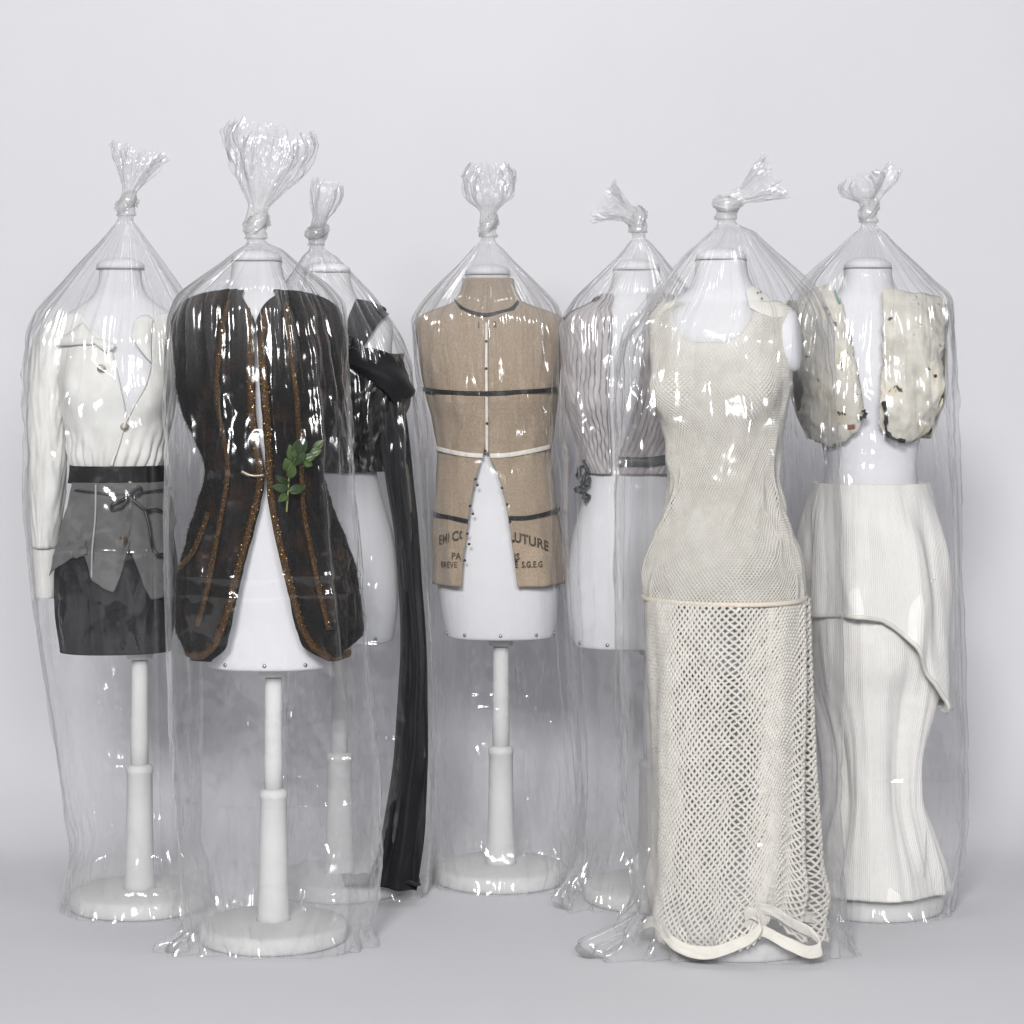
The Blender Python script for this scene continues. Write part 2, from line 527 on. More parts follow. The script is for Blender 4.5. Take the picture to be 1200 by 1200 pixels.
def paint_mat():
    M = N('cracked_paint')
    tc = M.n('ShaderNodeTexCoord')
    nz = M.n('ShaderNodeTexNoise', Vector=tc.outputs['Object'], Scale=12.0, Detail=5.0)
    col = ramp(M, nz.outputs['Fac'], [(0.36, (0.46, 0.44, 0.385)), (0.55, (0.60, 0.58, 0.52)), (0.72, (0.58, 0.53, 0.40))])
    n2 = M.n('ShaderNodeTexNoise', Vector=tc.outputs['Object'], Scale=24.0, Detail=8.0, Roughness=0.62, Distortion=0.4)
    m2 = ramp(M, n2.outputs['Fac'], [(0.632, (0, 0, 0)), (0.652, (1, 1, 1))])
    mx = M.n('ShaderNodeMix', _data_type='RGBA')
    M.link(m2, mx.inputs[0])
    M.link(col, mx.inputs[6])
    mx.inputs[7].default_value = (0.035, 0.032, 0.03, 1)
    n3 = M.n('ShaderNodeTexNoise', Vector=tc.outputs['Object'], Scale=17.0, Detail=5.0)
    mp3 = M.n('ShaderNodeMapping', Vector=tc.outputs['Object'])
    mp3.inputs['Location'].default_value = (3.1, 1.7, 5.2)
    M.link(mp3.outputs[0], n3.inputs['Vector'])
    m3 = ramp(M, n3.outputs['Fac'], [(0.67, (0, 0, 0)), (0.70, (1, 1, 1))])
    my = M.n('ShaderNodeMix', _data_type='RGBA')
    M.link(m3, my.inputs[0])
    M.link(mx.outputs[2], my.inputs[6])
    my.inputs[7].default_value = (0.20, 0.085, 0.055, 1)
    b = M.n('ShaderNodeBsdfPrincipled', Roughness=0.6)
    M.link(my.outputs[2], b.inputs['Base Color'])
    v = M.n('ShaderNodeTexVoronoi', Vector=tc.outputs['Object'], Scale=38.0)
    v.feature = 'DISTANCE_TO_EDGE'
    mm = M.n('ShaderNodeMath', _operation='ADD', i0=nz.outputs['Fac'], i1=m2)
    b1 = M.n('ShaderNodeBump', Strength=0.35, Distance=0.003, Height=v.outputs['Distance'])
    b2 = M.n('ShaderNodeBump', Strength=0.6, Distance=0.003, Height=mm.outputs[0])
    b2.invert = True
    M.link(b1.outputs[0], b2.inputs['Normal'])
    M.link(b2.outputs[0], b.inputs['Normal'])
    M.link(b.outputs[0], M.out.inputs[0])
    return M.m


def stripe_mat():
    """fine dark pinstripes along the pleats of a mauve-grey cloth"""
    M = N('pinstripe_drape')
    tc = M.n('ShaderNodeTexCoord')
    w = M.n('ShaderNodeTexWave', Vector=tc.outputs['UV'], Scale=26.0, Distortion=2.5, Detail=2.0)
    w.bands_direction = 'X'
    w.inputs['Detail Scale'].default_value = 1.0
    nz = M.n('ShaderNodeTexNoise', Vector=tc.outputs['UV'], Scale=9.0, Detail=3.0)
    ms = ramp(M, nz.outputs['Fac'], [(0.42, (0, 0, 0)), (0.58, (1, 1, 1))])
    st = ramp(M, w.outputs['Fac'], [(0.72, (0, 0, 0)), (0.9, (1, 1, 1))])
    mu = M.n('ShaderNodeMath', _operation='MULTIPLY', i0=ms, i1=st)
    mx = M.n('ShaderNodeMix', _data_type='RGBA')
    M.link(mu.outputs[0], mx.inputs[0])
    mx.inputs[6].default_value = (0.43, 0.40, 0.405, 1)
    mx.inputs[7].default_value = (0.15, 0.148, 0.16, 1)
    b = M.n('ShaderNodeBsdfPrincipled', Roughness=0.6)
    M.link(mx.outputs[2], b.inputs['Base Color'])
    b.inputs['Sheen Weight'].default_value = 0.2
    h = M.n('ShaderNodeTexNoise', Vector=tc.outputs['Object'], Scale=60.0)
    bp = M.n('ShaderNodeBump', Strength=0.2, Distance=0.003, Height=h.outputs['Fac'])
    M.link(bp.outputs[0], b.inputs['Normal'])
    M.link(b.outputs[0], M.out.inputs[0])
    return M.m


MAT['paint'] = paint_mat()
MAT['stripe'] = stripe_mat()
MAT['teal_trim'] = plain_mat('dark_teal_trim', (0.075, 0.085, 0.09), 0.5, var=0.5, scale=60)

# ------------------------------------------------------------------ the setting: one sheet of seamless paper
prof = [(-4.5, 0.0), (-2.0, 0.0), (-1.0, 0.0), (0.0, 0.0), (0.22, 0.0)]
for k in range(1, 17):
    a = k / 16 * PI / 2
    prof.append((0.22 + 1.08 * math.sin(a), 1.08 - 1.08 * math.cos(a)))
prof += [(1.30, 1.5), (1.30, 2.4), (1.30, 4.2)]
xs = np.linspace(-4.0, 4.0, 17)
P = np.array([[(x, p[0], p[1]) for p in prof] for x in xs])
bd = grid_obj('backdrop', P, MAT['paper'])
bd['kind'] = 'structure'
bd['label'] = 'seamless pale grey paper backdrop sweeping from wall to floor'

# ------------------------------------------------------------------ dress forms
TABLE = np.array([
    # z, half width, half depth, y of axis
    (0.615, 0.142, 0.108, 0.0), (0.70, 0.156, 0.119, 0.0), (0.78, 0.160, 0.123, 0.0), (0.88, 0.148, 0.114, 0.0),
    (0.97, 0.124, 0.095, 0.0), (1.05, 0.110, 0.083, 0.0), (1.12, 0.120, 0.090, -0.003), (1.20, 0.140, 0.104, -0.006),
    (1.26, 0.150, 0.108, -0.006), (1.33, 0.155, 0.098, 0.0), (1.385, 0.160, 0.084, 0.006), (1.415, 0.150, 0.073, 0.010),
    (1.437, 0.114, 0.063, 0.012), (1.455, 0.084, 0.057, 0.010), (1.48, 0.066, 0.054, 0.006), (1.505, 0.059, 0.052, 0.002),
    (1.525, 0.057, 0.051, 0.0)])
SE = 2.35


class Form:
    def __init__(s, X, Y, rot=0.0, wide=1.0, top_dx=0.0, bot_dx=0.0, bust=0.026, table=TABLE):
        s.X, s.Y, s.rot, s.wide, s.top_dx, s.bot_dx, s.bust, s.table = X, Y, rot, wide, top_dx, bot_dx, bust, table

    def dx(s, z):
        t = (np.asarray(z) - 0.615) / 0.91
        return s.bot_dx + (s.top_dx - s.bot_dx) * t

    def ab(s, z, table=None):
        T = s.table if table is None else np.asarray(table)
        z = np.asarray(z, float)
        w = s.wide if table is None else 1.0
        return (smooth_interp(z, T[:, 0], T[:, 1]) * w, smooth_interp(z, T[:, 0], T[:, 2]) * w,
                smooth_interp(z, T[:, 0], T[:, 3]))

    def S(s, th, z, off=0.0, table=None, bust=None):
        th, z, off = np.broadcast_arrays(np.asarray(th, float), np.asarray(z, float), np.asarray(off, float))
        a, b, cy = s.ab(z, table)
        sn, cs = np.sin(th), np.cos(th)
        bust = s.bust if bust is None else bust
        tw = (th + PI) % (2 * PI) - PI
        bb = bust * (np.exp(-((tw - 0.58) / 0.36) ** 2) + np.exp(-((tw + 0.58) / 0.36) ** 2)) * np.exp(-((z - 1.232) / 0.062) ** 2)
        o = off + bb
        x = (a + o) * np.sign(sn) * np.abs(sn) ** (2 / SE)
        y = cy - (b + o) * np.sign(cs) * np.abs(cs) ** (2 / SE)
        c, si = math.cos(s.rot), math.sin(s.rot)
        return np.stack([s.X + s.dx(z) + c * x - si * y, s.Y + si * x + c * y, z], -1)

    def tz(s, px, py, off=0.0, table=None, dy=-0.10):
        """photograph place -> angle and height on the front of the form"""
        X, Z = W(px, py, s.Y + dy)
        a, b, cy = s.ab(Z, table)
        v = np.clip((X - s.X - s.dx(Z)) / (a + off), -1, 1)
        sn = np.sign(v) * np.abs(v) ** (SE / 2)
        return np.arcsin(np.clip(sn, -1, 1)) - s.rot, Z

    def edge(s, pts, off=0.0, table=None):
        p = np.asarray(pts, float)
        th, z = s.tz(p[:, 0], p[:, 1], off, table)
        o = np.argsort(z)
        zo, to = z[o], th[o]
        if len(zo) > 2 and np.diff(zo).min() > 1e-4:
            return lambda zz: smooth_interp(zz, zo, to)
        return lambda zz: np.interp(zz, zo, to)


def make_form(F, label, pole_dx=0.0, screws=3, arm_plates=(1, 1), chest=False, screw_mat='screw', seam=True):
    root = thing('dress_form', label, 'dress form', (F.X + pole_dx, F.Y, 0), 'dress forms standing in plastic bags')
    th = np.linspace(-PI, PI, 97)[:-1]
    z = np.concatenate([[0.615, 0.617, 0.621], np.linspace(0.63, 1.40, 62), np.linspace(1.405, 1.525, 26)])
    off = np.zeros_like(z)
    off[:3] = (-0.006, -0.002, -0.0004)
    P = F.S(th[:, None], z[None], off[None])
    nu, nv = P.shape[:2]
    faces = grid_faces(nu, nv, True).tolist()
    V = P.reshape(-1, 3)
    c = np.array([[F.X + float(F.dx(0.615)), F.Y, 0.617]])
    V = np.concatenate([V, c])
    ci = len(V) - 1
    for i in range(nu):
        faces.append([((i + 1) % nu) * nv, i * nv, ci])
    mesh_obj('torso', V, faces, MAT['chest' if chest else 'form'], root)
    # neck cap: a low dome on a thin dark seam
    zt = 1.525
    cx, cyy = F.X + float(F.dx(zt)), F.Y
    prof = [(0.052, -0.001), (0.0565, 0.002), (0.057, 0.008), (0.054, 0.014), (0.044, 0.021), (0.028, 0.026), (0.01, 0.028)]
    o = lathe('neck_cap', prof, (cx, cyy, zt), MAT['form'], root, 48)
    if seam:
        a = np.linspace(0, 2 * PI, 49)
        ring = np.stack([cx + 0.0573 * np.sin(a), cyy - 0.0535 * np.cos(a), np.full_like(a, zt)], -1)
        tube('neck_seam', ring, 0.0014, MAT['seam'], root, 6)
    # stand
    bx, by = F.X + pole_dx, F.Y
    lathe('mount', [(0.028, 0.592), (0.031, 0.596), (0.033, 0.616)], (bx, by, 0), MAT['plaster'], root, 32)
    lathe('post', [(0.0215, 0.325), (0.0215, 0.40), (0.020, 0.50), (0.0185, 0.588)], (bx, by, 0), MAT['plaster'], root, 28, 0.03)
    lathe('post_sleeve', [(0.040, 0.043), (0.0350, 0.055), (0.0335, 0.12), (0.0315, 0.22), (0.0305, 0.318), (0.0325, 0.320),
                          (0.0325, 0.330), (0.0290, 0.337), (0.0225, 0.340)], (bx, by, 0), MAT['plaster'], root, 32, 0.03)
    lathe('base', [(0.160, 0.002), (0.166, 0.005), (0.168, 0.012), (0.168, 0.030), (0.164, 0.037), (0.155, 0.041), (0.05, 0.044), (0.01, 0.044)],
          (bx, by, 0), MAT['plaster'], root, 64, 0.012)
    if screws:
        for k in range(screws):
            t = (k - (screws - 1) / 2) * 0.62
            p = F.S(t, 0.628, 0.001)
            q = F.S(t, 0.628, 0.004)
            d = (q - p) / np.linalg.norm(q - p)
            tube('screw', [p - d * 0.002, p + d * 0.0015, p + d * 0.003], [0.0042, 0.0042, 0.0028], MAT[screw_mat], root, 10)
    for sgn, on in zip((-1, 1), arm_plates):
        if not on:
            continue
        # oval arm plate closing the armhole
        a = np.linspace(0, 2 * PI, 36, endpoint=False)
        rr = np.array([0.0, 0.35, 0.7, 0.92, 1.0, 1.0])
        hh = np.array([0.024, 0.0235, 0.021, 0.016, 0.008, -0.012])
        ctr = F.S(sgn * PI / 2 * 0.98, 1.345, 0.0)
        c_, s_ = math.cos(F.rot), math.sin(F.rot)
        out = np.array([sgn * c_, sgn * s_, 0.06])
        out /= np.linalg.norm(out)
        e1 = np.array([-s_, c_, 0.0])
        e2 = np.cross(out, e1)
        P = (ctr[None, None] + (rr[None] * 0.050 * np.cos(a)[:, None])[..., None] * e1 + (rr[None] * 0.068 * np.sin(a)[:, None])[..., None] * e2
             + hh[None, :, None] * out)
        grid_obj('arm_plate', P, MAT['form'], root, closed=True, flip=(sgn > 0))
    return root


def patch(F, name, top, bot, mat, parent, off=0.012, nu=48, nv=40, noise=0.003, nscale=18, solid=0.002, table=None, fold=None,
          smooth_curve=False, ragged=0.0, seed=0.0, bust=None):
    rs = spline if smooth_curve else resample
    t, b = rs(top, nu), rs(bot, nu)
    v = np.linspace(0, 1, nv)[None, :, None]
    g = t[:, None] * (1 - v) + b[:, None] * v
    if ragged:
        g = g + ragged * np.stack([perlin(g[..., 0] * 0.09 + seed, g[..., 1] * 0.09), perlin(g[..., 0] * 0.09, g[..., 1] * 0.09 + 7 + seed)], -1) \
            + ragged * 0.5 * np.stack([perlin(g[..., 0] * 0.3 + seed, g[..., 1] * 0.3), perlin(g[..., 0] * 0.3, g[..., 1] * 0.3 + 7 + seed)], -1)
    th, z = F.tz(g[..., 0], g[..., 1], off, table)
    o = off + noise * perlin(th * nscale * 0.12 + seed, z * nscale, 1.3)
    if fold is not None:
        U, Vv = np.meshgrid(np.linspace(0, 1, nu), np.linspace(0, 1, nv), indexing='ij')
        o = o + fold(U, Vv)
    P = F.S(th, z, o, table, bust)
    return grid_obj(name, P, mat, parent, solid=solid), P


def wrap(F, name, zs, thL, thR, mat, parent, off=0.01, nu=120, noise=0.003, nscale=14, solid=0.002, table=None, fold=None, closed=False,
         seed=0.0, bust=None, zbot=None, ztop=None):
    """cloth round the form from angle thL(z) to thR(z)"""
    zs = np.asarray(zs, float)
    nv = len(zs)
    u = np.linspace(0, 1, nu + 1)[:-1] if closed else np.linspace(0, 1, nu)
    L = np.array([thL(z) if callable(thL) else thL for z in zs])
    R = np.array([thR(z) if callable(thR) else thR for z in zs])
    th = L[None] + (R - L)[None] * u[:, None]
    z = np.broadcast_to(zs[None], th.shape).copy()
    if zbot is not None:
        lo, hi = zs[0], zs[-1]
        zb = zbot(th)
        k = (z - lo) / (hi - lo)
        z = zb + ((ztop(th) if ztop is not None else hi) - zb) * k
    o = off(th, z) if callable(off) else off
    x3 = np.cos(th) * 0.12 * nscale
    y3 = np.sin(th) * 0.12 * nscale
    o = o + noise * perlin(x3 + seed, y3, z * nscale)
    if fold is not None:
        o = o + fold(th, z)
    P = F.S(th, z, o, table, bust)
    return grid_obj(name, P, mat, parent, closed=closed, solid=solid), P


def ribbon_on(F, name, pts, width, mat, parent, off=0.014, n=60, table=None, bulge=0.0015, flat=True, px=True, ns=6, bust=None, thick=0.0015):
    """a tape laid on the form along photograph places (or angle/height pairs)"""
    p = spline(pts, n)
    if px:
        th, z = F.tz(p[:, 0], p[:, 1], off, table)
    else:
        th, z = p[:, 0], p[:, 1]
    C = F.S(th, z, off, table, bust)
    C2 = F.S(th, z, off + 0.01, table, bust)
    nr = C2 - C
    nr /= np.maximum(np.linalg.norm(nr, axis=1), 1e-9)[:, None]
    t = np.gradient(C, axis=0)
    t /= np.maximum(np.linalg.norm(t, axis=1), 1e-9)[:, None]
    sd = np.cross(nr, t)
    w = np.broadcast_to(np.asarray(width, float), (n,))
    k = np.linspace(-1, 1, ns + 1)
    P = C[:, None] + (w[:, None] / 2 * k[None])[..., None] * sd[:, None] + (bulge * (1 - k ** 2))[None, :, None] * nr[:, None]
    o = grid_obj(name, P, mat, parent, solid=thick)
    return o, P, nr


def disc(name, c, nr, r, mat, parent, h=0.003, ns=18, dish=0.0):
    nr = np.asarray(nr) / np.linalg.norm(nr)
    return tube(name, [c - nr * 0.001, c + nr * h * 0.7, c + nr * h, c + nr * (h - dish)], [r, r, r * 0.82, r * 0.5], mat, parent, ns)


def normal_at(F, th, z, table=None):
    a, b = F.S(th, z, 0.0, table, 0), F.S(th, z, 0.02, table, 0)
    d = b - a
    return d / np.linalg.norm(d)


# ------------------------------------------------------------------ plastic bags
def make_bag(label, F, knot, left, right, tuft, seed, bx=None, deep=0.92, front=0.0, knot_dy=0.0, creases=(), folds=(), knot_tilt=0.3, knot_s=1.0, pole_dx=0.0, flares=()):
    Y0 = F.Y
    kx, kz = W(knot[0], knot[1], Y0 + knot_dy)
    kx, kz = float(kx), float(kz)
    knot_s *= 1.45
    root = thing('plastic_bag', label, 'plastic bag', (F.X, F.Y, 0), 'clear plastic bags tied over dress forms')
    L = np.array([W(p[0], p[1], Y0) for p in left])
    R = np.array([W(p[0], p[1], Y0) for p in right])
    L, R = L[np.argsort(L[:, 1])], R[np.argsort(R[:, 1])]
    zneck = kz - 0.018 * knot_s
    nphi, nz = 440, 345
    t = np.linspace(0, 1, nz)
    z = 0.004 + (zneck - 0.004) * t
    xl = np.interp(z, L[:, 1], L[:, 0])
    xr = np.interp(z, R[:, 1], R[:, 0])
    ker = np.exp(-np.linspace(-2, 2, 9) ** 2)
    ker /= ker.sum()
    sm = lambda a: np.convolve(np.pad(a, 4, 'edge'), ker, 'valid')
    xl, xr = sm(xl), sm(xr)
    zc = kz - 0.20                                    # blend to the gathered throat
    w = sstep(zneck - 0.032, zneck, z)
    rn = 0.017 * knot_s
    xl = xl * (1 - w) + (kx - rn) * w
    xr = xr * (1 - w) + (kx + rn) * w
    a = (xr - xl) / 2
    xm = (xr + xl) / 2
    a = a * (1 - 0.27 * np.exp(-((z - (kz - 0.035)) / 0.075) ** 2))      # pulled taut from the knot
    b = np.minimum(a * deep, 0.205)
    b = b * (1 - w) + rn * w
    wt = sstep(1.30, zneck, z)
    ym = Y0 + front * (1 - wt) + knot_dy * wt
    ph = np.linspace(0, 2 * PI, nphi, endpoint=False)
    C, Sn = np.cos(ph)[:, None], np.sin(ph)[:, None]
    ee = 2 / 2.25
    ux = np.sign(Sn) * np.abs(Sn) ** ee
    uy = -np.sign(C) * np.abs(C) ** ee
    Z = np.broadcast_to(z[None], (nphi, nz))
    # gathers running to the knot
    tw = 0.5 * seed
    g1 = ridge(C * 2.3 + seed, Sn * 2.3, Z * 0.8) * 0.5 + ridge(C * 5.5 + seed, Sn * 5.5, Z * 1.2) * 0.45 + ridge(C * 12 + seed, Sn * 12, Z * 1.2) * 0.30 \
        + ridge(C * 24 + tw, Sn * 24, Z * 1.0) * 0.06
    top = sstep(1.18, 1.46, Z) * (1 - 0.3 * sstep(zneck - 0.04, zneck, Z))
    # hanging folds, crumples: flat facets that meet in sharp creases
    hang = perlin(C * 1.5 + seed * 2, Sn * 1.5, Z * 0.8 + seed)
    hang2 = ridge(C * 2.4 + seed * 3, Sn * 2.4, Z * 0.5 + seed)
    wx, wy = C + 0.10 * perlin(C * 4, Sn * 4, Z * 6 + seed), Sn + 0.10 * perlin(C * 4 + 9, Sn * 4, Z * 6 + seed)
    cr1 = np.abs(perlin(wx * 2.4 + seed * 5, wy * 2.4, Z * 4.0 + seed))
    cr2 = np.abs(perlin(wx * 6.0 + seed * 7, wy * 6.0, Z * 8 + 2 * perlin(C * 2, Sn * 2, Z * 4)))
    cr3 = np.abs(perlin(wx * 14 + seed * 9, wy * 14, Z * 22))
    st1 = np.clip(ridge(wx * 5 + seed * 2 + 0.5 * Z, wy * 5, Z * 1.1), 0, 1) ** 5 + np.clip(ridge(wx * 11 + seed * 3 - 0.8 * Z, wy * 11, Z * 1.6), 0, 1) ** 6 * 0.35
    rr_ = 0.22
    xx, yy = rr_ * C + 0.0 * Z, rr_ * Sn + 0.0 * Z
    wb = 0.02 * perlin(C * 3, Sn * 3, Z * 7 + seed)
    fa = 0.075 * crumple(xx + wb, yy, Z * 0.62 + wb, 0.075, 1.0, 0.8, seed)
    fb = 0.030 * crumple(xx + 0.5 * wb, yy, Z * 0.8, 0.030, 1.0, 0.8, seed + 2)
    msk = sstep(-0.10, 0.40, perlin(C * 1.3 + seed * 4, Sn * 1.3, Z * 3.1 + seed))
    chest = sstep(1.0, 1.12, Z) * (1 - sstep(1.36, 1.44, Z))
    low = 1 - sstep(0.0, 0.34, Z)
    veil = 1 - sstep(0.10, 0.62, Z)  # milky haze painted over the lower film
    act = np.clip(0.16 + 0.8 * msk + 0.7 * chest + 1.0 * low + 0.35 * (1 - sstep(0.42, 0.60, Z)), 0, 1.6)
    d = 0.012 * hang + 0.005 * hang2 + 0.19 * fa * (0.20 + 0.80 * np.clip(act, 0, 1.2)) + 0.17 * fb * np.clip(act - 0.10, 0, 1.2) + 0.0015 * st1
    d = d * (1 - 0.5 * top) + top * (g1 - 0.62) * 0.12 * np.minimum(a, 0.2)[None] - low * (0.016 * cr1 + 0.012 * cr2)
    d = d - 0.006 * sstep(0.8, 1.2, Z) + chest * (-0.005 + 0.009 * ridge(wx * 3.4 + seed + Z * 1.5, wy * 3.4, Z * 2.6) + 0.0015 * ridge(wx * 9 + seed + Z * 3, wy * 9, Z * 4.5))
    lines = 0.0 * Z
    for p0, amp, wd in folds:                         # long hard crease lines down the film
        dp = np.abs((ph[:, None] - p0 + 0.05 * perlin(Z * 2.0, p0 * 3) + PI) % (2 * PI) - PI)
        d = d + amp * np.exp(-dp / wd) * (1 - sstep(1.2, 1.5, Z))
        lines = lines + 3.0 * np.exp(-(dp / 0.02) ** 2)
    for z0, amp in creases:                           # folds from the packing
        d = d + amp * np.exp(-np.abs(Z - z0 - 0.01 * perlin(C * 2, Sn * 2, seed)) / 0.005) * (0.4 + 0.6 * msk)
    d = d * (1 - sstep(zneck - 0.02, zneck, Z))
    # the shoulder line of the film wanders
    Zw = Z + 0.05 * perlin(C * 1.6 + seed * 6, Sn * 1.6, seed) * np.exp(-((Z - 1.36) / 0.12) ** 2) + 0.02 * perlin(C * 6 + seed, Sn * 6, Z * 8) * np.exp(-((Z - 1.36) / 0.12) ** 2)
    aw, bw, xw = np.interp(Zw, z, a), np.interp(Zw, z, b), np.interp(Zw, z, xm)
    P = np.stack([xw + (aw + d) * ux, ym[None] + (bw + d) * uy, np.maximum(Z, 0.003)], -1)
    # the film lies round the disc of the stand
    ex, ey = P[..., 0] - (F.X + pole_dx), P[..., 1] - F.Y
    er = np.hypot(ex, ey)
    want = np.maximum(er, 0.1755 + 0.006 * cr2 + 0.004 * cr1)
    kk = 1 + (want / er - 1) * (1 - sstep(0.055, 0.16, Z))
    P[..., 0], P[..., 1] = F.X + pole_dx + ex * kk, F.Y + ey * kk
    # slack film spreading on the floor
    for p0, wd, amt, hh in flares:
        dp = (ph[:, None] - p0 + PI) % (2 * PI) - PI
        fl = amt * np.exp(-(dp / wd) ** 2) * (1 - sstep(0.0, hh, Z)) ** 1.6 * (0.75 + 0.9 * perlin(C * 9 + seed, Sn * 9, Z * 16) + 0.35 * ridge(C * 16 + seed, Sn * 16, Z * 5))
        P[..., 0] += fl * Sn
        P[..., 1] -= fl * C
    # the foot of the bag settles on the floor
    foot = 1 - sstep(0.0, 0.05, Z)
    P[..., 2] = np.maximum(0.0035, P[..., 2] + 0.010 * foot * perlin(C * 5 + seed, Sn * 5, seed) * sstep(0.0, 0.02, Z))
    o = grid_obj('film', P, MAT['film'], root, closed=True)
    wide = (a.max() / np.maximum(a, 0.02))[None] * np.ones((nphi, 1))      # gathered film lies in more plies
    set_ply_haze(o, np.clip(0.42 * wide ** 1.6, 0, 9) + 2.2 * veil + 12.5 * low ** 1.5 * (0.75 + 1.0 * cr1 + 0.6 * cr2) + 0.4 * msk + np.clip(act, 0, 1.2) * (1.6 * sstep(-0.20, -0.55, fa / 0.075) + 0.9 * sstep(-0.20, -0.55, fb / 0.030)) + 1.2 * st1 * (0.25 + 0.65 * sstep(-0.2, 0.4, hang)) + 9.0 * np.clip(g1, 0, 1) ** 1.5 * sstep(1.2, 1.48, Z) + lines)  # besides the plies: painted haze for foot, creases and pale streaks
    # knot: the neck of the bag tied round itself
    # (a wide band of bunched film wound once round the throat, crossing over itself)
    tt = np.linspace(-0.6, 2 * PI + 0.9, 70)
    s = 0.0105 * knot_s
    ca, sa = math.cos(knot_tilt), math.sin(knot_tilt)
    kn = np.stack([s * np.cos(tt), s * 0.9 * np.sin(tt), 0.55 * s * np.sin(tt + 0.8) + s * 0.16 * (tt - PI)], -1)
    kn = kn @ np.array([[ca, 0, sa], [0, 1, 0], [-sa, 0, ca]])
    kn = kn + np.array([kx, Y0 + knot_dy, kz])
    endt = np.clip(np.minimum(tt + 0.6, 2 * PI + 0.9 - tt) / 0.7, 0.25, 1)
    k1 = tube_geo(kn, 0.0098 * knot_s * endt * (1 + 0.10 * np.sin(2.3 * tt + seed)), 40, 0.45, seed, freq=6.0)
    # throat under the knot, so that film and knot are one run
    thr = np.array([[kx, Y0 + knot_dy, zneck - 0.004], [kx, Y0 + knot_dy, kz - 0.01], [kx, Y0 + knot_dy, kz + 0.008]])
    k2 = tube_geo(resample(thr, 8), np.linspace(0.016, 0.012, 8) * knot_s, 14, 0.3, seed)
    V, Fc = merge([k1, k2])
    set_ply_haze(mesh_obj('knot', V, Fc, MAT['film_knot'], root), 1.0)
    # tuft above the knot
    for q, tf in enumerate(tuft):
        tx, tzv = W(tf['tip'][0], tf['tip'][1], Y0 + knot_dy)
        ax = np.array([float(tx) - kx, tf.get('dy', -0.01), float(tzv) - kz])
        Ln = np.linalg.norm(ax)
        ax /= Ln
        e1 = np.cross(ax, [0, 1.0, 0])
        e1 /= np.linalg.norm(e1)
        e2 = np.cross(ax, e1)
        sc = (Y0 + CAMD) / FPX
        pr = np.array(tf['prof'], float)              # (t, radius in px)
        m_, k_ = 230, 70
        tv = np.linspace(0, 1, k_)
        rad = smooth_interp(tv, pr[:, 0], pr[:, 1]) * sc * tf.get('k', 0.82)
        pa = np.linspace(0, 2 * PI, m_, endpoint=False)
        c2, s2 = np.cos(pa)[:, None], np.sin(pa)[:, None]
        T = np.broadcast_to(tv[None], (m_, k_))
        sd = seed * 3 + q * 5
        g = 0.30 * ridge(c2 * 1.8 + sd, s2 * 1.8, T * 1.3) + 0.20 * ridge(c2 * 4 + sd, s2 * 4, T * 1.8) + 0.10 * ridge(c2 * 9 + sd, s2 * 9, T * 2.0) \
            + (0.55 * crumple(c2, s2, T * 2.2, 0.55, 1.1, 0.8, sd) * 0.55 + 0.4 * crumple(c2, s2, T * 2.2, 0.24, 1.1, 0.8, sd + 1) * 0.24) * sstep(0.1, 0.5, T)
        rr = rad[None] * (0.92 + g * (0.45 + 0.55 * T))
        flat = tf.get('flat', 0.75)
        ll = Ln * (T + (0.09 * ridge(c2 * 2.2 + sd, s2 * 2.2, 0.3) + 0.02 * perlin(c2 * 7, s2 * 7, sd)) * T ** 2)
        Pt = np.array([kx, Y0 + knot_dy, kz]) + ll[..., None] * ax + (rr * c2)[..., None] * e1 + (rr * s2 * flat)[..., None] * e2
        Pt = Pt + 0.0022 * np.stack([perlin(Pt[..., 0] * 45, Pt[..., 2] * 45, sd), perlin(Pt[..., 0] * 45, Pt[..., 2] * 45, sd + 3), perlin(Pt[..., 0] * 45, Pt[..., 2] * 45, sd + 6)], -1) * T[..., None]
        pv = np.broadcast_to((1 + 4 * (1 - tv) ** 3)[None], (m_, k_))
        set_ply_haze(grid_obj('tuft', Pt, MAT['film_tuft'], root, closed=True), pv)
        # inner layer: the tuft holds several plies of film
        rr2 = np.roll(rr, m_ // 3, 0)[::-1] * 0.62
        Pt2 = np.array([kx, Y0 + knot_dy, kz]) + (ll * 0.9)[..., None] * ax + (rr2 * c2)[..., None] * e1 + (rr2 * s2 * flat)[..., None] * e2
        set_ply_haze(grid_obj('tuft', Pt2, MAT['film_tuft'], root, closed=True), pv)
    return root


F1 = Form(-0.950, -0.27, 0.10, 0.86, top_dx=0.012, bot_dx=0.0)
F2 = Form(-0.575, -0.585, 0.0, 0.97, top_dx=0.0, bot_dx=0.030)
F3 = Form(-0.437, -0.10, 0.15, 1.0, top_dx=-0.02, bot_dx=0.0)
F4 = Form(-0.036, 0.0, 0.0, 0.97, top_dx=-0.025, bot_dx=0.008, bust=0.018)
F5 = Form(0.290, -0.20, -0.10, 1.0, top_dx=0.012, bot_dx=0.0)
F6 = Form(0.474, -0.635, -0.28, 0.98, top_dx=-0.008, bot_dx=0.0, bust=0.050)
F7 = Form(0.862, -0.285, 0.05, 0.98, top_dx=-0.012, bot_dx=0.0)

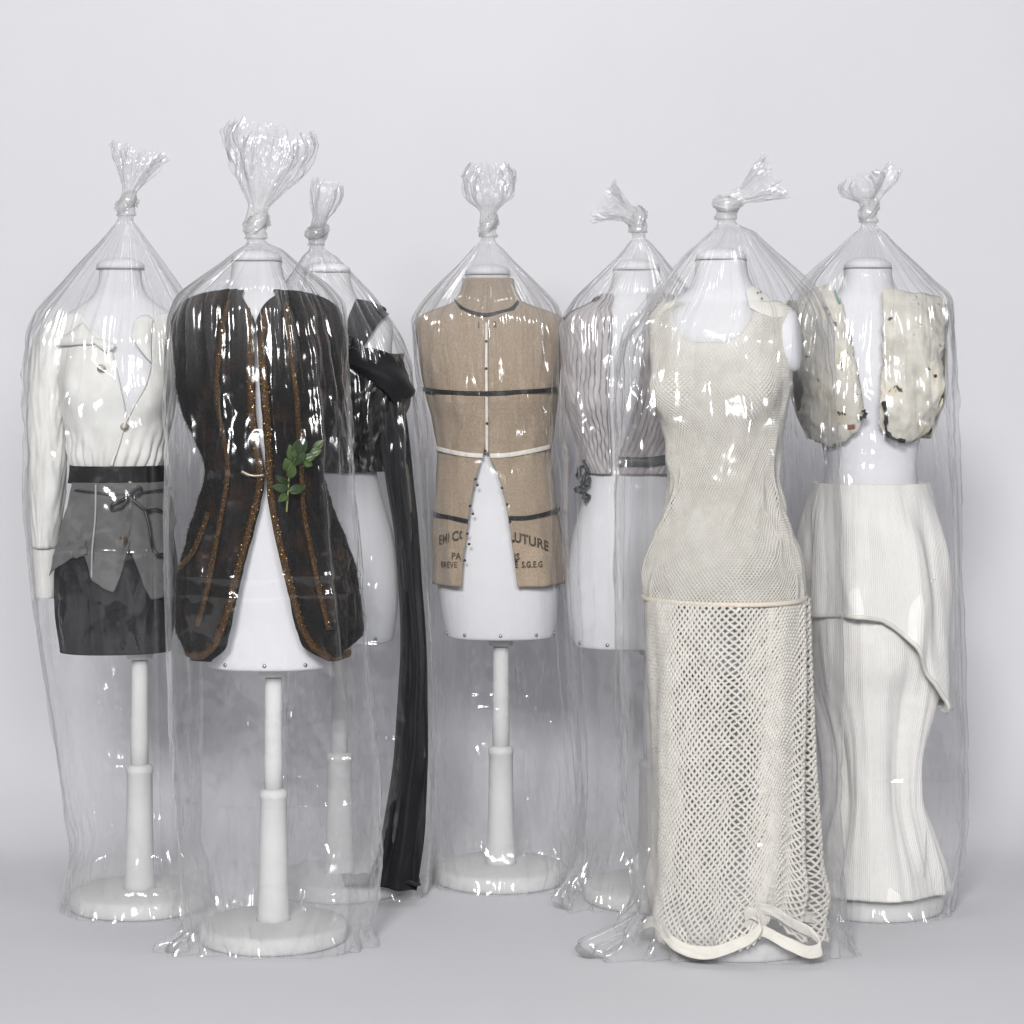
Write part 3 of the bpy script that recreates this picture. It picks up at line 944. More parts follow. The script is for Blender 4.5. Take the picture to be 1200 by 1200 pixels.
# ------------------------------------------------------------------ 1: shirt and skirt
make_form(F1, 'white dress form wearing the white shirt and charcoal skirt', pole_dx=0.058, screws=0, arm_plates=(0, 1))
shirt = thing('shirt', 'white cotton long-sleeved shirt open at the neck', 'shirt', (F1.X, F1.Y, 1.05))
Lp = F1.edge([(96, 366), (104, 378), (118, 392), (134, 405), (140, 425), (145, 455), (148.5, 492), (141, 520), (134, 548)], 0.012)
Rp = F1.edge([(180, 364), (178, 378), (177, 398), (176, 420), (170, 447), (158, 475), (149.5, 494), (142, 520), (135, 548)], 0.012)
zs = np.linspace(1.035, 1.418, 90)


def shirt_fold(th, z):
    pull = 0.006 * ridge(np.sin(th) * 3.0 + z * 7, np.cos(th) * 3, z * 3) * sstep(1.25, 1.05, z)
    low = 0.004 * np.sin(th * 26 + 6 * np.sin(z * 9)) * sstep(1.17, 1.05, z) - 0.010 * sstep(1.085, 1.04, z)
    return pull + low


wrap(F1, 'shirt_body', zs, lambda z: Rp(z), lambda z: 2 * PI + Lp(z), MAT['shirt'], shirt, 0.013, 200, 0.005, 16, 0.0016, fold=shirt_fold, bust=0.028)
o, _, _ = ribbon_on(F1, 'placket', [(175, 428), (169, 449), (157, 477), (148, 497), (141, 521), (134, 546)], 0.004, MAT['shirt'], shirt, 0.019, bulge=0.001)
patch(F1, 'collar', [(62, 402), (80, 390), (99, 377), (106, 385), (115, 395)], [(66, 405), (84, 405), (100, 404), (110, 404), (118, 402)], MAT['shirt'], shirt, 0.024, 30, 12, 0.002, fold=lambda u, v: 0.012 * np.sin(v * PI) * np.sin(u * PI))
patch(F1, 'collar', [(106, 391), (116, 396), (126, 398), (142, 403)], [(112, 402), (122, 409), (131, 414), (140, 410)], MAT['shirt'], shirt, 0.022, 24, 10, 0.001, fold=lambda u, v: 0.008 * np.sin(v * PI))
patch(F1, 'collar', [(160, 374), (166, 369), (173, 368), (179, 372)], [(157, 394), (163, 406), (170, 416), (177, 425)], MAT['shirt'], shirt, 0.022, 30, 16, 0.001, fold=lambda u, v: 0.010 * np.sin(v * PI) * np.sin(u * PI))
for (bx_, by_) in ((124, 432), (148, 500)):
    th, z = F1.tz(bx_, by_, 0.02)
    disc('button', F1.S(th, z, 0.017, bust=0.028), normal_at(F1, th, z), 0.0105, MAT['pearl'], shirt, 0.004, 20, 0.0015)
# hanging sleeve
ln = [(80, 371), (62, 375), (46, 390), (36, 428), (34, 480), (34, 530), (37, 585), (40, 641)]
rn_ = [(90, 372), (90, 384), (82, 410), (79, 440), (76, 470), (76, 520), (75, 570), (71, 610), (69, 641)]


def sleeve(name, ln, rn_, mat, parent, Y, depth, wr, solid=0.0015, seed=2.0, n=70):
    l, r = spline(ln, n), spline(rn_, n)
    Xl, Zl = W(l[:, 0], l[:, 1], Y)
    Xr, Zr = W(r[:, 0], r[:, 1], Y)
    a = np.linspace(0, 2 * PI, 72, endpoint=False)
    c, s = np.cos(a)[:, None], np.sin(a)[:, None]
    cx, rx = (Xl + Xr) / 2, (Xr - Xl) / 2
    zc = (Zl + Zr) / 2
    dz = (Zr - Zl) / 2
    k = 1 + wr * (perlin(c * 2 + seed, s * 2, zc[None] * 16) * 0.5 + 0.5 * ridge(c * 2.5 + zc[None] * 9, s * 2.5, zc[None] * 7 + seed))
    P = np.stack([cx[None] + rx[None] * s * k, Y - depth * c * k + 0 * zc[None], zc[None] + dz[None] * s], -1)
    return grid_obj(name, P[:, ::-1], mat, parent, closed=True, solid=solid)


sl = sleeve('sleeve', ln, rn_, MAT['shirt'], shirt, F1.Y + 0.0, 0.052, 0.16)
sleeve('cuff', [(39, 640), (41, 668), (43, 700)], [(70, 640), (69, 668), (66.5, 700)], MAT['shirt'], shirt, F1.Y, 0.040, 0.03, 0.002, 5.0, 24)

skirt = thing('skirt', 'charcoal knee skirt with black velvet waistband', 'skirt', (F1.X, F1.Y, 0.6))
wrap(F1, 'skirt_panel', np.linspace(0.612, 1.022, 60), -PI, PI, MAT['charcoal'], skirt, 0.007, 120, 0.002, 10, 0.0015, closed=True)
wrap(F1, 'waistband', np.linspace(1.014, 1.056, 8), -PI, PI, MAT['velvet'], skirt, 0.017, 120, 0.001, 10, 0.0025, closed=True)
for (bx_, by_) in ((100, 750), (163, 748)):
    th, z = F1.tz(bx_, by_, 0.01)
    disc('snap', F1.S(th, z, 0.008), normal_at(F1, th, z), 0.006, MAT['dark_screw'], skirt, 0.003, 14, 0.001)
pep = thing('peplum', 'grey cotton peplum with black ribbon bow and metal button', 'peplum', (F1.X, F1.Y, 0.75))
fold1 = lambda u, v: 0.010 * v * np.sin(u * 9 + 2 * v) + 0.006 * ridge(u * 4 + v * 3, v * 2, 0.4) * v + 0.004
patch(F1, 'flap', [(84, 566), (110, 566), (132, 566), (158, 566)], [(66, 674), (74, 664), (84, 654), (101, 651), (107, 664), (113, 678), (140, 692), (149, 664), (156, 643)],
      MAT['grey'], pep, 0.022, 70, 50, 0.005, 26, 0.002, fold=fold1)
patch(F1, 'flap', [(156, 566), (176, 566), (198, 566)], [(155, 643), (167, 672), (179, 703), (189, 701), (199, 699)], MAT['grey'], pep, 0.022, 44, 50, 0.004, 26, 0.002,
      fold=lambda u, v: 0.006 * v * np.sin(u * 6 + 1))
ribbon_on(F1, 'seam_highlight', [(114, 568), (115, 610), (113, 645), (113, 676)], 0.0024, MAT['seam_pale'], pep, 0.028, bulge=0.001)  # seam with its highlight line put in as a pale strip
patch(F1, 'side_tuck', [(80, 622), (92, 616), (104, 626)], [(80, 650), (92, 654), (106, 648)], MAT['grey'], pep, 0.022, 24, 24, 0.004, 50, 0.002,
      fold=lambda u, v: 0.016 * np.sin(v * PI) * np.sin(u * PI) + 0.006 * np.sin(u * 9 + v * 12) * np.sin(v * PI))
ribbon_on(F1, 'drawstring', [(86, 575), (110, 577), (145, 580), (156, 579), (172, 577), (192, 574)], 0.0055, MAT['ribbon'], pep, 0.026, bulge=0.002)
B = lambda pts, o=0.034: [F1.S(*F1.tz(x, y, o), o) + np.array([0, -0.004 * (k % 3), 0]) for k, (x, y) in enumerate(pts)]
for pts, rad in (([(153, 580), (146, 586), (138, 592), (137, 597), (145, 595), (153, 584)], 0.0042),
                 ([(155, 579), (160, 573), (165, 571), (166, 576), (160, 581), (154, 581)], 0.0040),
                 ([(154, 583), (162, 589), (172, 597), (182, 597), (193, 602)], 0.0042),
                 ([(170, 596), (175, 612), (179, 630), (181, 643), (185, 649), (194, 649)], 0.0042)):
    tube('bow_ribbon', spline(B(pts), 40), rad, MAT['ribbon'], pep, 8, 0.2, len(pts))
th, z = F1.tz(147, 633, 0.02)
disc('button', F1.S(th, z, 0.027), normal_at(F1, th, z), 0.0125, MAT['antique'], pep, 0.005, 22, 0.0025)
th, z = F1.tz(153, 567, 0.02)
disc('clasp', F1.S(th, z, 0.016), normal_at(F1, th, z), 0.007, MAT['antique'], pep, 0.005, 16, -0.001)

# ------------------------------------------------------------------ 2: fur tailcoat
make_form(F2, 'white dress form wearing the dark fur tailcoat', pole_dx=0.038, screws=3, arm_plates=(0, 0))
coat = thing('tailcoat', 'mottled brown and black fur tailcoat edged with bronze sequin trim', 'tailcoat', (F2.X, F2.Y, 0.65))
CT = np.array([(0.640, 0.170, 0.165, -0.01), (0.665, 0.188, 0.168, -0.01), (0.72, 0.203, 0.168, -0.01), (0.80, 0.203, 0.162, -0.008), (0.89, 0.178, 0.15, -0.005),
               (0.985, 0.146, 0.125, 0.0), (1.055, 0.130, 0.108, 0.0), (1.117, 0.146, 0.115, -0.004), (1.21, 0.180, 0.132, -0.008),
               (1.30, 0.191, 0.132, -0.006), (1.36, 0.191, 0.122, 0.0), (1.405, 0.184, 0.110, 0.004), (1.428, 0.170, 0.098, 0.006), (1.446, 0.142, 0.086, 0.008),
               (1.456, 0.110, 0.076, 0.008), (1.462, 0.082, 0.068, 0.008)])
Le = F2.edge([(283, 338), (287, 352), (296, 368), (300, 400), (301, 430), (302, 480), (306, 520), (310.5, 556), (307, 585), (303, 605), (297, 632), (290, 662), (281, 705), (272, 738), (264, 756), (250, 772)], 0, CT)
Re = F2.edge([(318, 338), (312, 352), (303, 368), (303.5, 400), (306, 430), (309, 480), (311, 520), (312.5, 556), (315, 585), (320, 605), (327, 632), (334, 662), (345, 705), (355, 738), (364, 757), (382, 774)], 0, CT)
zs = np.linspace(0.642, 1.461, 150)


def lobes(th):
    a = np.abs(th)
    return 0.642 + 0.06 * sstep(1.2, 2.0, a) + 0.22 * sstep(1.9, 2.6, a)


fur_fold = lambda th, z: 0.010 * perlin(np.sin(th) * 3, np.cos(th) * 3, z * 8) + 0.004 * perlin(np.sin(th) * 13, np.cos(th) * 13, z * 40) \
    + 0.012 * np.cos(th * 7) * sstep(0.95, 0.7, z)
cp = {}
for nm, A, Bf, sd in (('left', lambda z: -PI, lambda z: Le(z), 1.0), ('right', lambda z: Re(z), lambda z: PI, 5.0)):
    o, P = wrap(F2, 'coat_panel', zs, A, Bf, MAT['fur'], coat, 0.0, 150, 0.003, 20, -0.004, table=CT, fold=fur_fold, seed=sd, bust=0.012, zbot=lobes,
                ztop=lambda th: 1.4605 - 0.006 * sstep(0.7, 1.5, np.abs(th)) + 0.005 * perlin(th * 4, 0.3, sd))
    cp[nm] = P


def spikes(P, n, length, mat, parent, name, seed, width=0.0009, droop=0.5):
    rg = np.random.default_rng(seed)
    nu, nv = P.shape[:2]
    i, j = rg.integers(0, nu - 1, n), rg.integers(0, nv - 1, n)
    f, g = rg.random((2, n, 1))
    p = P[i, j] * (1 - f) * (1 - g) + P[i + 1, j] * f * (1 - g) + P[i, j + 1] * (1 - f) * g + P[i + 1, j + 1] * f * g
    e1, e2 = P[i + 1, j] - P[i, j], P[i, j + 1] - P[i, j]
    nr = np.cross(e1, e2)
    nr /= np.maximum(np.linalg.norm(nr, axis=1), 1e-12)[:, None]
    d = nr + rg.normal(size=(n, 3)) * 0.55
    d[:, 2] -= droop
    d /= np.linalg.norm(d, axis=1)[:, None]
    L = length * (0.5 + rg.random((n, 1)))
    sd = np.cross(d, rg.normal(size=(n, 3)))
    sd /= np.linalg.norm(sd, axis=1)[:, None]
    V = np.stack([p - sd * width, p + sd * width, p + d * L], 1).reshape(-1, 3)
    F = np.arange(3 * n).reshape(-1, 3)
    return mesh_obj(name, V, F, mat, parent, smooth=False, kind='stuff')


spikes(cp['left'], 12000, 0.006, MAT['fur'], coat, 'fur_pile', 3, 0.0006)
spikes(cp['right'], 12000, 0.006, MAT['fur'], coat, 'fur_pile', 4, 0.0006)


def sequins(P, nr, n, r, mat, parent, seed, lift=0.003, tilt=0.6):
    rg = np.random.default_rng(seed)
    nu, nv = P.shape[:2]
    G = []
    a = np.linspace(0, 2 * PI, 6, endpoint=False)
    V, Fc = [], []
    for k in range(n):
        i, j = rg.integers(0, nu), rg.integers(0, nv)
        d = nr[i] + rg.normal(size=3) * tilt * 0.5
        d /= np.linalg.norm(d)
        e = np.cross(d, rg.normal(size=3))
        e /= np.linalg.norm(e)
        f = np.cross(d, e)
        c = P[i, j] + nr[i] * (lift + rg.random() * 0.002) + rg.normal(size=3) * 0.001
        V.append(c + r * (np.cos(a)[:, None] * e + np.sin(a)[:, None] * f))
        Fc.append(list(range(6 * k, 6 * k + 6)))
    return mesh_obj('sequins', np.concatenate(V), Fc, mat, parent, smooth=False, kind='stuff')


trims = [
    ([(290, 362), (296, 400), (297, 440), (298, 480), (301, 520), (306, 556), (303, 585), (297, 610), (290, 640), (283, 668), (274, 706), (264, 736), (252, 757), (236, 766), (220, 764)], 0.015, 'edge'),
    ([(313, 362), (309, 400), (312, 440), (315, 480), (316, 520), (317, 556), (321, 590), (327, 618), (334, 645), (341, 672), (351, 708), (361, 737), (375, 758), (392, 769), (408, 767)], 0.015, 'edge'),
    ([(268, 352), (263, 380), (261, 410), (259, 440), (260, 475), (264, 510), (268, 545), (266, 572), (262, 600), (256, 640), (247, 690), (236, 730)], 0.012, 'inner'),
    ([(335, 354), (338, 380), (343, 415), (347, 455), (350, 495), (352, 530), (353, 560), (357, 600), (366, 640), (376, 685), (388, 735)], 0.012, 'inner'),
    ([(246, 600), (238, 625), (226, 650), (212, 665)], 0.012, 'inner')]
for k, (pts, wd, kd) in enumerate(trims):
    o, P, nr = ribbon_on(F2, 'sequin_trim', pts, wd, MAT['gold'], coat, 0.010, 160, CT, 0.004, bust=0.012)
    sequins(P, nr, 480 if kd == 'edge' else 240, 0.0011, MAT['sequin'], o, 20 + k)
    sequins(P, nr, 40, 0.0016, MAT['bright_sequin'], o, 40 + k)
tube('waist_clasp', spline([F2.S(*F2.tz(x, y, 0.02, CT), 0.018, CT) for x, y in ((284, 552), (294, 556), (304, 557), (311, 556))], 20), 0.004, MAT['antique'], coat, 8, 0.4, 3)

sprig = thing('leaf_sprig', 'small green leafy sprig pinned on the fur tailcoat', 'leaf sprig', tuple(F2.S(*F2.tz(339, 598, 0.02, CT), 0.03, CT)))
SO = 0.035
sp = lambda x, y, o=SO: F2.S(*F2.tz(x, y, o, CT), o, CT)
tube('stem', spline([sp(339, 598), sp(340, 575), sp(341, 555), sp(345, 535), sp(352, 522)], 30), np.linspace(0.0022, 0.0012, 30), MAT['stem'], sprig, 7)
tube('stem', spline([sp(343, 545), sp(355, 538), sp(366, 530), sp(375, 521)], 20), np.linspace(0.0014, 0.001, 20), MAT['stem'], sprig, 6)


def leaf(base, tip, width, mat, parent, cup=0.2, seed=0):
    b, t = np.asarray(base), np.asarray(tip)
    ax = t - b
    L = np.linalg.norm(ax)
    ax /= L
    nr = np.array([0.25 * math.sin(seed), -1.0, 0.3 * math.cos(seed * 2)])
    nr -= ax * nr.dot(ax)
    nr /= np.linalg.norm(nr)
    sd = np.cross(ax, nr)
    s = np.linspace(0, 1, 13)
    w = width * np.sin(PI * s ** 0.8) ** 0.9 + 0.0003
    k = np.linspace(-1, 1, 7)
    P = b + (s * L)[:, None, None] * ax + (w[:, None] * k[None])[..., None] * sd \
        + (cup * w[:, None] * np.abs(k)[None] + 0.18 * L * (s * (1 - s))[:, None])[..., None] * nr
    return grid_obj('leaf', P, mat, parent, solid=0.0006)


lv = [((342, 552), (337, 536), 8, 0), ((342, 560), (346, 541), 7, 0), ((341, 572), (322, 568), 6, 1), ((341, 575), (360, 570), 7, 1), ((340, 578), (330, 586), 6, 0),
      ((341, 566), (326, 556), 5, 1), ((346, 540), (342, 520), 7, 0), ((349, 532), (352, 514), 8, 1), ((350, 530), (362, 516), 8, 1), ((352, 538), (344, 526), 7, 1),
      ((357, 538), (372, 533), 6, 0), ((358, 540), (368, 545), 6, 0), ((368, 528), (380, 515), 6, 0), ((364, 532), (378, 527), 6, 0), ((354, 534), (346, 545), 6, 1), ((353, 526), (356, 542), 7, 1)]
for k, (b, t, w_, m) in enumerate(lv):
    leaf(sp(*b, SO + 0.002 * (k % 4)), sp(*t, SO + 0.006 + 0.006 * (k % 3)), w_ / 520 * 0.8, MAT['leaf_dark' if m else 'leaf'], sprig, 0.25, k)

# ------------------------------------------------------------------ 3: black draped gown
make_form(F3, 'white dress form wearing the black draped top', pole_dx=0.01, screws=3, arm_plates=(1, 0))
gown = thing('black_top', 'black ruched top with draped shoulder and long trailing panel', 'top', (F3.X, F3.Y, 0.05))
ruche = lambda th, z: 0.012 * ridge(np.sin(th) * 5 + z * 6, np.cos(th) * 5, z * 13) + 0.006 * ridge(np.sin(th) * 12, np.cos(th) * 12 + z * 20, z * 26)
wrap(F3, 'ruched_bodice', np.linspace(1.035, 1.325, 90), -PI, PI, MAT['black'], gown, 0.012, 220, 0.004, 30, 0.002, closed=True, fold=ruche, bust=0.024)
patch(F3, 'shoulder_drape', [(404, 402), (416, 408), (436, 408), (456, 414), (472, 428), (481, 446)], [(410, 428), (424, 436), (440, 452), (455, 470), (466, 482), (474, 476)],
      MAT['black_soft'], gown, 0.048, 60, 30, 0.004, 20, 0.003, smooth_curve=True, fold=lambda u, v: 0.014 * np.sin(v * PI) + 0.005 * np.sin(v * 9 + u * 4))
patch(F3, 'shoulder_drape', [(462, 452), (472, 450), (483, 448)], [(458, 492), (466, 494), (472, 492)], MAT['black'], gown, 0.046, 24, 24, 0.004, 40, 0.003,
      fold=lambda u, v: 0.010 * np.sin(v * PI))
patch(F3, 'halter_strap', [(416, 349), (430, 352), (444, 358), (456, 366)], [(411, 404), (417, 408), (424, 409), (430, 404)], MAT['black_soft'], gown, 0.020, 30, 40, 0.003, 30, 0.003,
      fold=lambda u, v: 0.012 * np.sin(u * PI) * (1 - 0.5 * v) + 0.004 * np.sin(u * 12))
kc = F3.S(*F3.tz(411, 405, 0.03), 0.05)
tube('strap_knot', spline([kc + np.array(q) for q in ((-0.012, 0, -0.012), (0.004, -0.010, 0.002), (0.012, -0.004, 0.012), (0.0, 0.004, 0.016), (-0.010, -0.008, 0.004), (0.008, -0.01, -0.012))], 40), 0.009, MAT['black'], gown, 10, 0.5, 2)


def hanging(name, ledge, redge, mat, parent, Y0, depth, nu=50, nv=160, folds=3.0, amp=0.02, seed=0.0, solid=0.003, twist=0.0):
    l, r = spline(ledge, nv), spline(redge, nv)
    u = np.linspace(0, 1, nu)[:, None]
    Yv = np.interp(np.linspace(0, 1, nv), np.linspace(0, 1, len(Y0)), Y0)
    px = l[None, :, 0] * (1 - u) + r[None, :, 0] * u
    py = l[None, :, 1] * (1 - u) + r[None, :, 1] * u
    t = np.linspace(0, 1, nv)[None]
    yy = Yv[None] - depth * np.sin(u * PI) + amp * np.sin(u * folds * 2 * PI + 2.2 * perlin(t * 3, seed) + seed) * sstep(0, 0.1, t) + 0.012 * perlin(u * 4 + seed, t * 9, seed)
    X, Z = W(px, py, Yv[None] - depth * 0.6)
    Z = np.maximum(Z, 0.008)
    return grid_obj(name, np.stack([X + 0 * yy, yy, Z + 0 * yy], -1), mat, parent, solid=solid, flip=True)


hanging('train', [(444, 470), (447, 520), (453, 565), (462, 620), (467, 680), (470, 750), (466, 830), (461, 900), (453, 950), (443, 1000), (430, 1036)],
        [(472, 470), (479, 515), (484, 565), (490, 620), (494, 680), (499, 750), (501, 830), (501, 900), (499, 950), (495, 1000), (488, 1046)],
        MAT['black_soft'], gown, [F3.Y - 0.06, F3.Y - 0.06, F3.Y - 0.08, F3.Y - 0.10, F3.Y - 0.12, F3.Y - 0.155], 0.03, 46, 200, 2.0, 0.012, 3.0)
pt, pb = spline([(400, 1034), (430, 1026), (460, 1018), (490, 1020)], 50), spline([(404, 1046), (440, 1051), (470, 1050), (493, 1042)], 50)
uu = np.linspace(0, 1, 24)[None]
gy = F3.Y - 0.07 - 0.115 * uu + 0 * pt[:, :1]
gx, gz = W(pt[:, :1] * (1 - uu) + pb[:, :1] * uu, pt[:, 1:] * (1 - uu) + pb[:, 1:] * uu, gy)
gz = np.maximum(gz, 0.052) + 0.012 * np.abs(perlin(gx * 22, gy * 22, 3.0))
grid_obj('train', np.stack([gx, gy, gz], -1), MAT['black_soft'], gown, solid=0.003)

# ------------------------------------------------------------------ 4: burlap jacket
make_form(F4, 'white dress form wearing the burlap jacket', pole_dx=0.008, screws=5, arm_plates=(0, 0))
jacket = thing('burlap_jacket', 'tan burlap jacket with black tapes and stencilled lettering', 'jacket', (F4.X, F4.Y, 0.75))
JT = np.array([(0.750, 0.160, 0.142, -0.01), (0.82, 0.160, 0.142, -0.01), (0.90, 0.156, 0.136, -0.008), (1.00, 0.146, 0.120, -0.004), (1.075, 0.140, 0.108, 0.0), (1.14, 0.150, 0.112, -0.003),
               (1.22, 0.164, 0.124, -0.006), (1.28, 0.172, 0.124, -0.006), (1.34, 0.180, 0.112, 0.0), (1.395, 0.185, 0.098, 0.006), (1.418, 0.178, 0.088, 0.01),
               (1.436, 0.140, 0.074, 0.012), (1.452, 0.094, 0.065, 0.010), (1.475, 0.072, 0.060, 0.006), (1.52, 0.061, 0.056, 0.0)])
Jl = F4.edge([(570.5, 326), (570.5, 376), (569, 388), (568.5, 460), (567, 530), (561, 548), (555, 570), (549, 610), (544, 650), (542, 684)], 0, JT)
Jr = F4.edge([(570, 326), (570, 376), (571.5, 388), (572, 460), (572.5, 530), (580, 548), (588, 570), (596, 610), (602, 650), (606.5, 684)], 0, JT)
zs = np.linspace(0.752, 1.516, 130)
jf = lambda th, z: 0.004 * perlin(np.sin(th) * 4, np.cos(th) * 4, z * 9) + 0.003 * np.cos(th * 9) * sstep(0.95, 0.76, z)
wrap(F4, 'jacket_panel', zs, lambda z: -PI, lambda z: Jl(z), MAT['burlap'], jacket, 0.0, 110, 0.002, 20, 0.0025, table=JT, fold=jf, bust=0.014)
wrap(F4, 'jacket_panel', zs, lambda z: Jr(z), lambda z: PI, MAT['burlap'], jacket, 0.0, 110, 0.002, 20, 0.0025, table=JT, fold=jf, seed=3.0, bust=0.014)
JB = 0.014
JO = 0.0052
ribbon_on(F4, 'neck_tape', [(531, 350), (540, 360), (553, 366), (569, 369), (585, 366), (600, 361), (608, 352)], 0.0105, MAT['tape_black'], jacket, JO, 60, JT, 0.0005, bust=JB)
ribbon_on(F4, 'bust_tape', [(494, 456), (510, 458), (535, 460), (570, 461), (610, 459), (640, 457), (655, 455)], 0.0105, MAT['tape_black'], jacket, JO + 0.001, 80, JT, 0.0005, bust=JB)
ribbon_on(F4, 'hip_tape', [(505, 603), (520, 605), (534, 607), (549, 610)], 0.0105, MAT['tape_black'], jacket, JO + 0.001, 40, JT, 0.0005, bust=JB)
ribbon_on(F4, 'hip_tape', [(596, 606), (615, 606), (635, 603), (657, 598)], 0.0105, MAT['tape_black'], jacket, JO + 0.001, 40, JT, 0.0005, bust=JB)
ribbon_on(F4, 'waist_tape', [(506, 525), (530, 530), (550, 533), (566, 534)], 0.011, MAT['tape_white'], jacket, JO + 0.001, 50, JT, 0.0006, bust=JB)
ribbon_on(F4, 'waist_tape', [(574, 534), (595, 533), (620, 529), (645, 524)], 0.011, MAT['tape_white'], jacket, JO + 0.001, 50, JT, 0.0006, bust=JB)
ribbon_on(F4, 'front_binding', [(570, 378), (570, 420), (570.5, 480), (570.5, 530)], 0.0058, MAT['tape_white'], jacket, 0.003, 60, JT, 0.0015, bust=JB)
for k, (x, y) in enumerate([(570, 400), (570, 432), (571, 463), (571, 496), (569, 528), (558, 561), (560, 568), (552, 592), (555, 601), (549, 624), (551, 636), (546, 655), (588, 571), (594, 590), (597, 610), (601, 632), (604, 655)]):
    th, z = F4.tz(x, y, 0.004, JT)
    disc('stud', F4.S(th, z, JO + 0.002, JT, JB), normal_at(F4, th, z, JT), 0.0034, MAT['stud'], jacket, 0.003, 10, -0.001)


def lettering(txt, x0, y0, size, mat, parent, F, table, off, arc=0.0, xc=570, squash=1.0, name='lettering', spacing=1.05, keep=None, bold=0.022):
    cu = bpy.data.curves.new('text', 'FONT')
    cu.body = txt
    cu.size = size
    cu.offset = size * bold
    cu.space_character = spacing
    cu.resolution_u = 3
    ob = bpy.data.objects.new('text', cu)
    COL.objects.link(ob)
    dg = bpy.context.evaluated_depsgraph_get()
    dg.update()
    me = ob.evaluated_get(dg).to_mesh()
    V = np.array([v.co[:] for v in me.vertices]) if len(me.vertices) else np.zeros((0, 3))
    Fc = [list(p.vertices) for p in me.polygons]
    ob.evaluated_get(dg).to_mesh_clear()
    bpy.data.objects.remove(ob)
    bpy.data.curves.remove(cu)
    px = x0 + V[:, 0] * squash
    py = y0 - V[:, 1] + arc * (px - xc) ** 2
    th, z = F.tz(px, py, off, table)
    P = F.S(th, z, off + jf(th, z) * 0.6, table, JB)
    if keep is not None:
        ok = [all(keep(px[i], py[i]) for i in f) for f in Fc]
        Fc = [f for f, q in zip(Fc, ok) if q]
    return mesh_obj(name, P, Fc, mat, parent, smooth=False)


LO = 0.0075
lettering('EMI', 513.5, 628, 15.5, MAT['ink'], jacket, F4, JT, LO, 0.0030, 572, 0.58, bold=0.004)
lettering('CO', 530, 628, 15.5, MAT['ink'], jacket, F4, JT, LO, 0.0030, 572, 0.72, keep=lambda x, y: x < 545)
lettering('OUTURE', 592, 630, 15.5, MAT['ink'], jacket, F4, JT, LO, 0.0030, 572, 0.80, keep=lambda x, y: x > 601)
lettering('PA', 530, 654, 11, MAT['ink'], jacket, F4, JT, LO, 0.0, 570, 0.80)
lettering('IS', 602.5, 654, 11, MAT['ink'], jacket, F4, JT, LO, 0.0, 570, 0.80)
lettering('BREVE', 516, 664, 10, MAT['ink'], jacket, F4, JT, LO, 0.0, 570, 0.72, bold=0.006)
lettering('E  S.G.E.G', 603.5, 663, 10, MAT['ink'], jacket, F4, JT, LO, 0.0, 570, 0.72)
lettering("1", 559, 384, 10, MAT['ink'], jacket, F4, JT, LO, 0.0, 570, 0.8)
lettering("2", 578, 383, 10, MAT['ink'], jacket, F4, JT, LO, 0.0, 570, 0.8)

# ------------------------------------------------------------------ 5: pinstripe drape
make_form(F5, 'white dress form wearing the mauve grey pleated top', pole_dx=0.05, screws=4, arm_plates=(0, 0))
drape = thing('pleated_top', 'mauve grey pinstriped top pleated and gathered at the waist', 'top', (F5.X, F5.Y, 1.0))
DT = np.array([(1.02, 0.105, 0.095, 0.0), (1.06, 0.122, 0.105, 0), (1.12, 0.142, 0.115, -0.004), (1.20, 0.166, 0.130, -0.008), (1.28, 0.175, 0.130, -0.006), (1.36, 0.178, 0.112, 0.0),
               (1.40, 0.176, 0.098, 0.006), (1.425, 0.150, 0.085, 0.01), (1.45, 0.10, 0.072, 0.010), (1.49, 0.078, 0.064, 0.004)])
Dl = F5.edge([(721, 335), (719, 350), (714, 375), (712, 420), (712, 470), (714, 510), (716, 545), (717, 560)], 0, DT)
Dr = F5.edge([(760, 335), (758, 350), (750, 375), (744, 420), (738, 470), (730, 510), (722, 545), (720, 560)], 0, DT)
pl = lambda th, z: 0.0014 * np.sin(46 * (th + 0.9 * (z - 1.2) / 0.3) + 3 * perlin(np.sin(th) * 2, np.cos(th) * 2, z * 6)) * (0.35 + 0.65 * sstep(1.22, 1.06, z) + 0.5 * sstep(1.28, 1.40, z)) + 0.006 * perlin(np.sin(th) * 3, np.cos(th) * 3, z * 8)
zs = np.linspace(1.035, 1.468, 110)
wrap(F5, 'pleated_panel', zs, lambda z: -PI, lambda z: Dl(z), MAT['stripe'], drape, 0.0, 170, 0.003, 20, 0.002, table=DT, fold=pl, bust=0.012)
wrap(F5, 'pleated_panel', zs, lambda z: Dr(z), lambda z: PI, MAT['stripe'], drape, 0.0, 170, 0.003, 20, 0.002, table=DT, fold=lambda th, z: pl(-th, z), bust=0.012)
ribbon_on(F5, 'shoulder_binding', [(662, 372), (672, 363), (690, 354), (705, 347)], 0.012, MAT['teal_trim'], drape, 0.006, 40, DT, 0.003, bust=0.012)
ribbon_on(F5, 'waist_binding', [(722, 541), (735, 541), (760, 541), (785, 538)], 0.022, MAT['teal_trim'], drape, 0.004, 60, DT, 0.004, bust=0.012)
rg = np.random.default_rng(5)
for k in range(9):
    x0, y0 = 682 + rg.random() * 9, 541 + k * 3.6
    pts = [F5.S(*F5.tz(x0 + rg.normal() * 3, y0 + q * 6, 0.02), 0.018 + rg.random() * 0.012) + rg.normal(size=3) * 0.004 for q in range(4)]
    tube('tassel', spline(pts, 14), 0.0038, MAT['teal_trim'], drape, 6, 0.4, k)

# ------------------------------------------------------------------ 6: cream net dress
make_form(F6, 'white dress form wearing the cream net dress', pole_dx=0.033, screws=0, arm_plates=(0, 1), chest=False)
dress = thing('net_dress', 'cream fishnet halter dress with piped hip and trailing hem', 'dress', (F6.X, F6.Y, 0.03))


